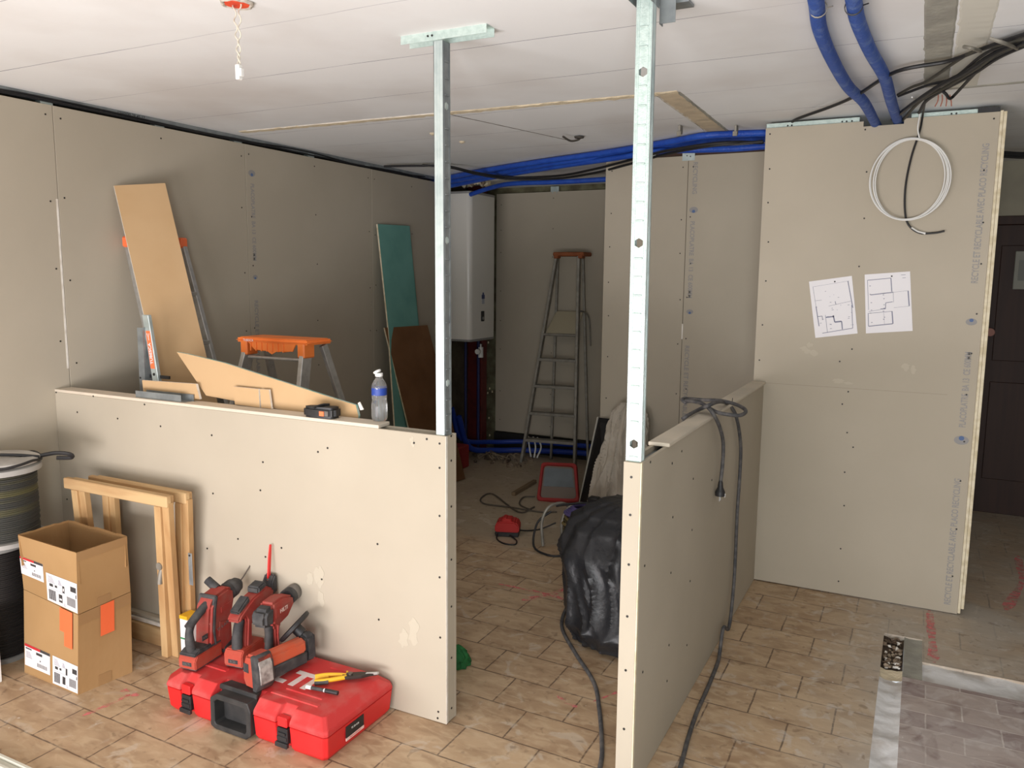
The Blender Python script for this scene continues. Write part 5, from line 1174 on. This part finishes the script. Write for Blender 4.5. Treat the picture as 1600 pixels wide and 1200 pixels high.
b.tube([tuple(at(1066,655,0,-.812)),h(1075,649,zl_-.006),h(1090,641,zl_-.006),h(1106,634,zl_+.026),h(1122,628,zl_+.026),tuple(at(1137,631,0,-.735)),tuple(at(1150,650,0,-.714)),tuple(at(1157,692,0,-.713)),tuple(at(1156,740,0,-.715)),tuple(at(1152,800,0,-.715)),tuple(at(1149,870,0,-.715)),tuple(at(1146,920,0,-.71)),tuple(at(1139,980,0,-.70)),(-.700,3.50,.10),(-.695,3.42,.02),(-.685,3.34,.010),(-.672,3.1,.010),(-.665,2.90,.010),(-.648,2.7,.010),(-.628,2.53,.010),(-.61,2.3,.010),(-.60,2.1,.010)],.0080,0,10)
obj('flex',b,[greyc],t,True)
pg=at(1126,752,0,-.706); b=B()
b.lathe([(.007,0),(.010,-.01),(.012,-.03),(.019,-.045),(.021,-.05),(.021,-.066),(.016,-.068)],(pg.x,pg.y,pg.z+.004),(0,0,1),16); b.tube([(pg.x,pg.y+.012,pg.z-.004),(pg.x,pg.y+.022,pg.z-.002),(pg.x,pg.y+.018,pg.z-.022)],.003,0,6)
pl_=obj('plug',b,[black],t,True)
b=B()
for dy in (-.0095,.0095): b.cyl((pg.x,pg.y+dy,pg.z-.062),(pg.x,pg.y+dy,pg.z-.084),.0024,seg=8)
b.box((pg.x+.018,pg.y-.003,pg.z-.066),(pg.x+.0225,pg.y+.003,pg.z-.05)); obj('plug_pin',b,[alu],pl_)

# ------------------------------------------------------------------ services under the ceiling
ZP=2.44
def cz(px,py,z): return tuple(at(px,py,2,z))
for nm,L_,lab in (('a',[(1262,-60,2.445),(1275,0,2.442),(1281,45,2.44),(1300,92,2.437),(1325,135,2.43),(1350,160,2.425)],'thick dusty blue conduit across the ceiling, left of the two above the tall partition'),('b',[(1325,-60,2.445),(1334,0,2.442),(1341,35,2.44),(1360,80,2.438),(1382,120,2.432),(1393,160,2.425)],'thick dusty blue conduit across the ceiling, right of the two above the tall partition')):
    t=thing('blue_conduit',lab,'conduit',(-.3,3.2,2.4),group='blue conduits into the tall partition')
    pts=[cz(*p) for p in L_]; l=Vector(pts[-1]); pts+= [(l.x+.02,YC-.0,2.42),(l.x+.03,YC+.10,2.40),(l.x+.03,YC+.18,2.34)] if nm=='a' else [(l.x+.01,YC+.02,2.43),(l.x+.02,YC+.12,2.41),(l.x+.02,YC+.2,2.34)]
    b=B(); b.tube(pts,.0225,0,14,10); obj('corrugated_tube',b,[blued],t,True)
    p=Vector(cz(1279,14,2.44) if nm=='a' else cz(1334,10,2.44)); b=B(); b.lathe([(.0235,-.004),(.0255,-.003),(.0255,.003),(.0235,.004)],p,(Vector(pts[2])-Vector(pts[1])),16,cap=False); b.tube([p+Vector((.024,0,0)),p+Vector((.04,-.01,.0))],.002,0,6,1); obj('cable_tie',b,[alud if nm=='a' else black],t)
# bundle of blue conduits along the ceiling to the dark corner
def cpath(L_): return [tuple(at(x,y,2,z)) for x,y,z in L_]
for k,(L_,lab) in enumerate((
 ([(1200,208,2.45),(1160,209,2.45),(1100,212,2.445),(1045,222,2.445),(950,238,2.445),(850,252,2.445),(760,266,2.445),(690,280,2.44),(664,288,2.42)],'blue conduit along the ceiling, topmost of the bundle'),
 ([(1200,217,2.44),(1130,219,2.435),(1060,228,2.43),(960,243,2.43),(860,256,2.43),(770,272,2.43),(700,284,2.43),(668,290,2.41)],'blue conduit along the ceiling, middle of the bundle'),
 ([(1200,228,2.42),(1150,232,2.415),(1090,234,2.41),(1030,236,2.41),(960,247,2.41),(870,260,2.415),(780,275,2.42),(705,290,2.41),(670,295,2.39)],'blue conduit along the ceiling, lowest of the bundle'),
 ([(950,280,2.38),(880,284,2.38),(800,287,2.39),(765,294,2.38),(735,304,2.34)],'separate blue conduit above the back wall lining, behind the bundle'))):
    b=B(); b.tube(cpath(L_),.019,0,10,10); tag(obj('blue_conduit',b,[blue],None,True),lab,'conduit','blue conduits along the dark corner ceiling')
for k,(L_,r_,lab) in enumerate((
 ([(1192,223,2.41),(1150,222,2.40),(1100,226,2.395),(1040,236,2.39),(985,250,2.385),(930,264,2.38),(870,275,2.38),(800,277,2.39),(745,270,2.41),(700,260,2.44),(655,259,2.445),(600,260,2.445)],.008,'black cable sagging below the blue bundle, upper one'),
 ([(1192,221,2.40),(1110,228,2.39),(1040,241,2.385),(985,256,2.375),(930,270,2.37),(870,279,2.37),(800,280,2.375),(745,272,2.40),(705,262,2.43),(660,258,2.445)],.008,'black cable sagging below the blue bundle, lower one'))):
    b=B(); b.tube(cpath(L_),r_,0,8); tag(obj('electric_cable',b,[blackc],None,True),lab,'cable','black cables sagging under the blue bundle')
for (x,y) in ((1063,217),(1150,217)):
    p=at(x,y,2,2.40); b=B(); b.box((p.x-.012,p.y-.035,2.41),(p.x+.012,p.y-.028,2.435),bev=.001); b.box((p.x-.006,p.y-.028,2.425),(p.x+.006,p.y+.02,2.468),bev=.001); tag(obj('pipe_clip',b,[alud]),'small grey clip holding the blue bundle, '+('left' if x<1100 else 'right')+' of the two by the short wall','clip','clips on the blue bundle')
# broken patch and rubble at the ceiling corner
b=B(); r_=random.Random(8)
for k in range(30):
    s_=r_.uniform(.012,.035); q=bmesh.new(); bmesh.ops.create_icosphere(q,subdivisions=1,radius=s_)
    for v in q.verts: v.co*=r_.uniform(.6,1.3)
    b._merge(q,r_.choice([0,1,1]),Matrix.Translation((-3.62+r_.uniform(-.05,.28),6.05+r_.uniform(-.1,.25),2.455+r_.uniform(-.02,.01))))
tag(obj('broken_masonry',b,[rub,gyps]),'crumbling broken masonry at the ceiling above the water heater','masonry',kind='stuff')
b=B(); p=at(905,212,2,H); b.tube([(p.x,p.y,H),(p.x,p.y,H-.02),(p.x-.03,p.y-.05,H-.035),(p.x-.05,p.y-.12,H-.02)],.006,0,8); b.lathe([(.001,0),(.03,0),(.026,.008),(.001,.012)],(p.x,p.y,H-.006),(0,0,-1),12); tag(obj('ceiling_hook',b,[mat('dark_hook',(70,66,60),.7)],None,True),'dark bent wire end poking from the ceiling near the two studs','wire')
for (px,py) in ((676,208),(722,221)):
    p=at(px,py,2,H); b=B(); b.lathe([(.001,0),(.018,0),(.015,.008),(.001,.014)],(p.x,p.y,H),(0,0,-1),10); tag(obj('filler_blob',b,[plast]),'cream filler blob on the ceiling just '+('left' if px<700 else 'right')+' of the left stud','filler blob','filler blobs on the ceiling')
# ceiling lamp hole with dangling wires
p=at(370,3,2,H); t=thing('ceiling_junction_box','round orange ceiling box with twisted white wires hanging from it','junction box',(p.x,p.y,H))
b=B(); b.lathe([(.036,-.004),(.037,.001),(.002,.0015)],(p.x,p.y,H-.004),(0,0,1),28); obj('box_cup',b,[mat('orange_box',(240,88,50),.6,c2=(206,70,48),scale=30)],t,True)
b=B(); 
pts=[(p.x+(.040+random.uniform(-.004,.006))*math.cos(a),p.y+(.040+random.uniform(-.004,.006))*math.sin(a),H-.004) for a in [j*PI/12 for j in range(24)]]
b.tube(pts,.0065,0,8,2,True); obj('plaster_rim',b,[mat('rough_plaster_rim',(196,188,176),.95,c2=(170,160,146),scale=50)],t,True)
b=B(); e=at(377,100,1,p.y)
for ph in (0,PI):
    b.tube([(p.x+(.012*(1-u)*math.cos(ph)+.004*math.cos(ph+u*26)),p.y+.004*math.sin(ph+u*26),H-.005-(H-.005-e.z)*u) for u in [k/30 for k in range(31)]],.0022,0,6,2)
obj('twisted_wires',b,[mat('wire_cream',(206,200,184),.6)],t,True)
b=B(); e2=Vector((p.x,p.y,e.z)); b.box((e2.x-.010,e2.y-.009,e2.z-.045),(e2.x+.006,e2.y+.009,e2.z),bev=.003); b.box((e2.x+.006,e2.y-.007,e2.z-.036),(e2.x+.014,e2.y+.007,e2.z-.012),bev=.002); obj('connector_block',b,[white],t)
# black cables at top right
CB=[([(1238,190,2.45),(1250,184,2.45),(1300,166,2.44),(1340,148,2.43),(1400,112,2.43),(1480,96,2.44),(1530,78,2.44),(1600,54,2.44),(1680,30,2.44)],.0075),
 ([(1403,148,2.44),(1425,136,2.44),(1450,126,2.44),(1500,92,2.44),(1530,78,2.44),(1620,56,2.44)],.006),
 ([(1404,150,2.44),(1450,133,2.44),(1490,122,2.43),(1530,90,2.44),(1560,74,2.44),(1610,58,2.44)],.006),
 ([(1395,186,2.43),(1432,158,2.42),(1470,133,2.42),(1510,112,2.42),(1550,86,2.43),(1600,62,2.44),(1680,40,2.44)],.009),
 ([(1410,188,2.43),(1440,156,2.42),(1480,135,2.42),(1530,104,2.42),(1565,80,2.43),(1620,64,2.43)],.007),
 ([(1436,176,2.40),(1447,158,2.42),(1475,140,2.42),(1520,116,2.42),(1560,90,2.43),(1610,68,2.43)],.007),
 ([(1470,140,2.42),(1478,147,2.40),(1484,154,2.385),(1492,148,2.40),(1520,118,2.42),(1545,94,2.43),(1600,66,2.43)],.006)]
CL=['long black cable passing behind both dusty blue conduits, leftmost of the tangle','thin olive cable rising steeply from beside the right blue conduit','black cable forking low beside the thin olive one in the tangle','thickest black cable of the tangle entering the notch in the partition','dark olive cable running close below the thickest one','black cable of the tangle ending above the white coil','black cable of the tangle with a sharp kink above the partition']
for k,(L_,r_) in enumerate(CB):
    b=B(); b.tube(cpath(L_),r_,0,8)
    tag(obj('electric_cable',b,[blackc if k%3!=1 else mat('dark_olive_flex',(58,56,48),.6)],None,True),CL[k],'cable','tangle of cables at top right')
for (x0,y0,x1,y1) in ((1506,73,1532,80),(1546,60,1590,76)):
    b=B(); b.tube(cpath([(x0,y0,2.43),((x0+x1)/2,(y0+y1)/2-1,2.415),(x1,y1,2.43)]),.006,0,6); tag(obj('cable_clip',b,[alud],None,True),'grey clip strap holding the cable tangle, '+('left' if x0<1540 else 'right')+' one','clip','clips on the cable tangle')
b=B()
for k in range(4):
    q=at(1466+6*k,150,2,2.42); b.tube([(q.x,q.y,2.425),(q.x+.002*k,q.y-.01,2.40),(q.x+.006*(k-1.5),q.y-.02,2.375)],.0022,0,6)
tag(obj('bare_wires',b,[mat('salmon_wire',(176,110,92),.6)],None,True),'salmon coloured wire ends hanging among the cables at top right','wires')
b=B()
for k in range(3): b.tube([(.25,5.6,2.42-.012*k),(.5,5.7,2.40-.015*k+.01*math.sin(k)),(.8,5.75,2.43-.012*k),(1.5,5.8,2.44-.012*k)],.009,0,8)
tag(obj('electric_cable',b,[blackc],None,True),'black cables crossing the corridor ceiling at the right edge','cable')
# coil of white tube hanging on the partition
t=thing('white_cable_coil','coil of thin white cable hanging in front of the tall partition','cable coil',(-.10,4.40,2.0))
yc_=4.395
b=B()
ce=at(1421,281,1,yc_)
rx0=(at(1484,281,1,yc_).x-at(1358,281,1,yc_).x)/2; rz0=(at(1421,218,1,yc_).z-at(1421,345,1,yc_).z)/2
for k,(dx,sc_) in enumerate(((0,1),(-.006,.97),(.004,.93),(-.004,.90),(.0,.86))):
    b.tube([(ce.x+dx+rx0*sc_*math.cos(a)*(.98 if k%2 else 1),yc_+.004*k-.01+.004*math.sin(a),ce.z+.0+rz0*(.94+.06*sc_)*math.sin(a)+(.004*(k%2))) for a in [j*PI/12 for j in range(24)]],.0033,0,8,3,True)
obj('coil_loops',b,[white],t,True)
b=B(); b.tube([tuple(at(1437,218,1,yc_)),tuple(at(1434,200,1,yc_)),tuple(at(1437,180,1,yc_)),tuple(at(1437,162,1,4.36)),tuple(at(1425,152,2,2.45))],.0035,0,8); obj('tail',b,[white],t,True)
b=B(); b.tube([tuple(at(1446,155,2,2.43)),tuple(at(1442,178,1,4.39)),tuple(at(1437,205,1,4.41)),tuple(at(1424,245,1,4.415)),tuple(at(1415,290,1,4.415)),tuple(at(1414,330,1,4.415)),tuple(at(1420,352,1,4.41)),tuple(at(1437,364,1,4.41)),tuple(at(1460,364,1,4.41)),tuple(at(1476,361,1,4.41))],.0048,0,8)
q=[at(1424,356,1,4.41),at(1434,362,1,4.41),at(1446,365,1,4.41)]; b.tube([tuple(v) for v in q],.0056,1,8)
tag(obj('electric_cable',b,[blackc,white],None,True),'single black cable hanging inside the white coil with a curled end','cable')
# plans
def plan(name,label,corn,draw):
    P=[at(x,y,1,YC-.0015) for x,y in corn]   # tl,tr,br,bl
    b=B(); b.hexa([p for p in P],[p+Vector((0,-.0006,0)) for p in P],0)
    def q(u,v): a=P[0].lerp(P[1],u); c=P[3].lerp(P[2],u); return a.lerp(c,v)
    for (u0,v0,u1,v1,w) in draw:
        a=q(u0,v0); c=q(u1,v1); d=(c-a).normalized(); n=Vector((-d.z,0,d.x))*w*.5; o=Vector((0,-.0007,0)); o2=Vector((0,-.0010,0))
        b.hexa([a-n+o,c-n+o,c+n+o,a+n+o],[a-n+o2,c-n+o2,c+n+o2,a+n+o2],1)
    for u,v in ((.60,.06),): s=q(u,v); b.cyl((s.x,s.y-.003,s.z),(s.x,s.y,s.z),.004,seg=8,m=2)
    return tag(obj(name,b,[paper,ink,screwm]),label,'plan','building plans on the partition')
r_=random.Random(2)
D1=[(.08,.10,.93,.08,.001),(.90,.08,.95,.55,.004),(.93,.5,.90,.90,.003),(.90,.90,.18,.93,.003),(.10,.45,.12,.80,.004),(.30,.62,.30,.92,.002),(.30,.66,.50,.66,.006),(.48,.64,.50,.76,.006),(.50,.76,.66,.76,.007),(.66,.76,.66,.90,.005),(.40,.47,.92,.43,.0015),(.1,.35,.25,.35,.0015),(.08,.10,.10,.45,.0015),(.56,.40,.57,.46,.003),(.10,.63,.22,.63,.003),(.22,.63,.22,.70,.003)]
for k in range(22):
    u=r_.uniform(.08,.9); v=r_.uniform(.1,.88); D1.append((u,v,u+r_.uniform(.01,.05),v,.002))
plan('building_plan','left of two white floor plan sheets screwed to the tall partition, tilted',((1264,440),(1331,431),(1340,521),(1274,528)),D1)
D2=[(.06,.10,.58,.09,.003),(.58,.09,.59,.32,.004),(.06,.10,.07,.60,.002),(.12,.35,.62,.33,.004),(.62,.33,.62,.50,.0015),(.45,.50,.60,.49,.003),(.45,.50,.44,.60,.003),(.44,.60,.33,.60,.004),(.33,.61,.07,.63,.0015),(.62,.33,.93,.32,.001),(.94,.32,.95,.58,.005),(.95,.58,.62,.59,.001),(.06,.66,.58,.65,.002),(.58,.65,.59,.86,.005),(.59,.86,.06,.88,.004),(.06,.88,.06,.66,.003),(.40,.66,.41,.86,.001),(.80,.05,.90,.05,.002),(.83,.10,.90,.10,.002)]
for k in range(14):
    u=r_.choice([.1,.12,.38,.39,.40]); v=r_.uniform(.16,.82); D2.append((u,v,u+.03,v,.003))
plan('building_plan','right of two white floor plan sheets screwed to the tall partition, straight',((1351,429),(1422,424),(1426,517),(1353,521)),D2)
# two white crumbs of plaster on the tiles
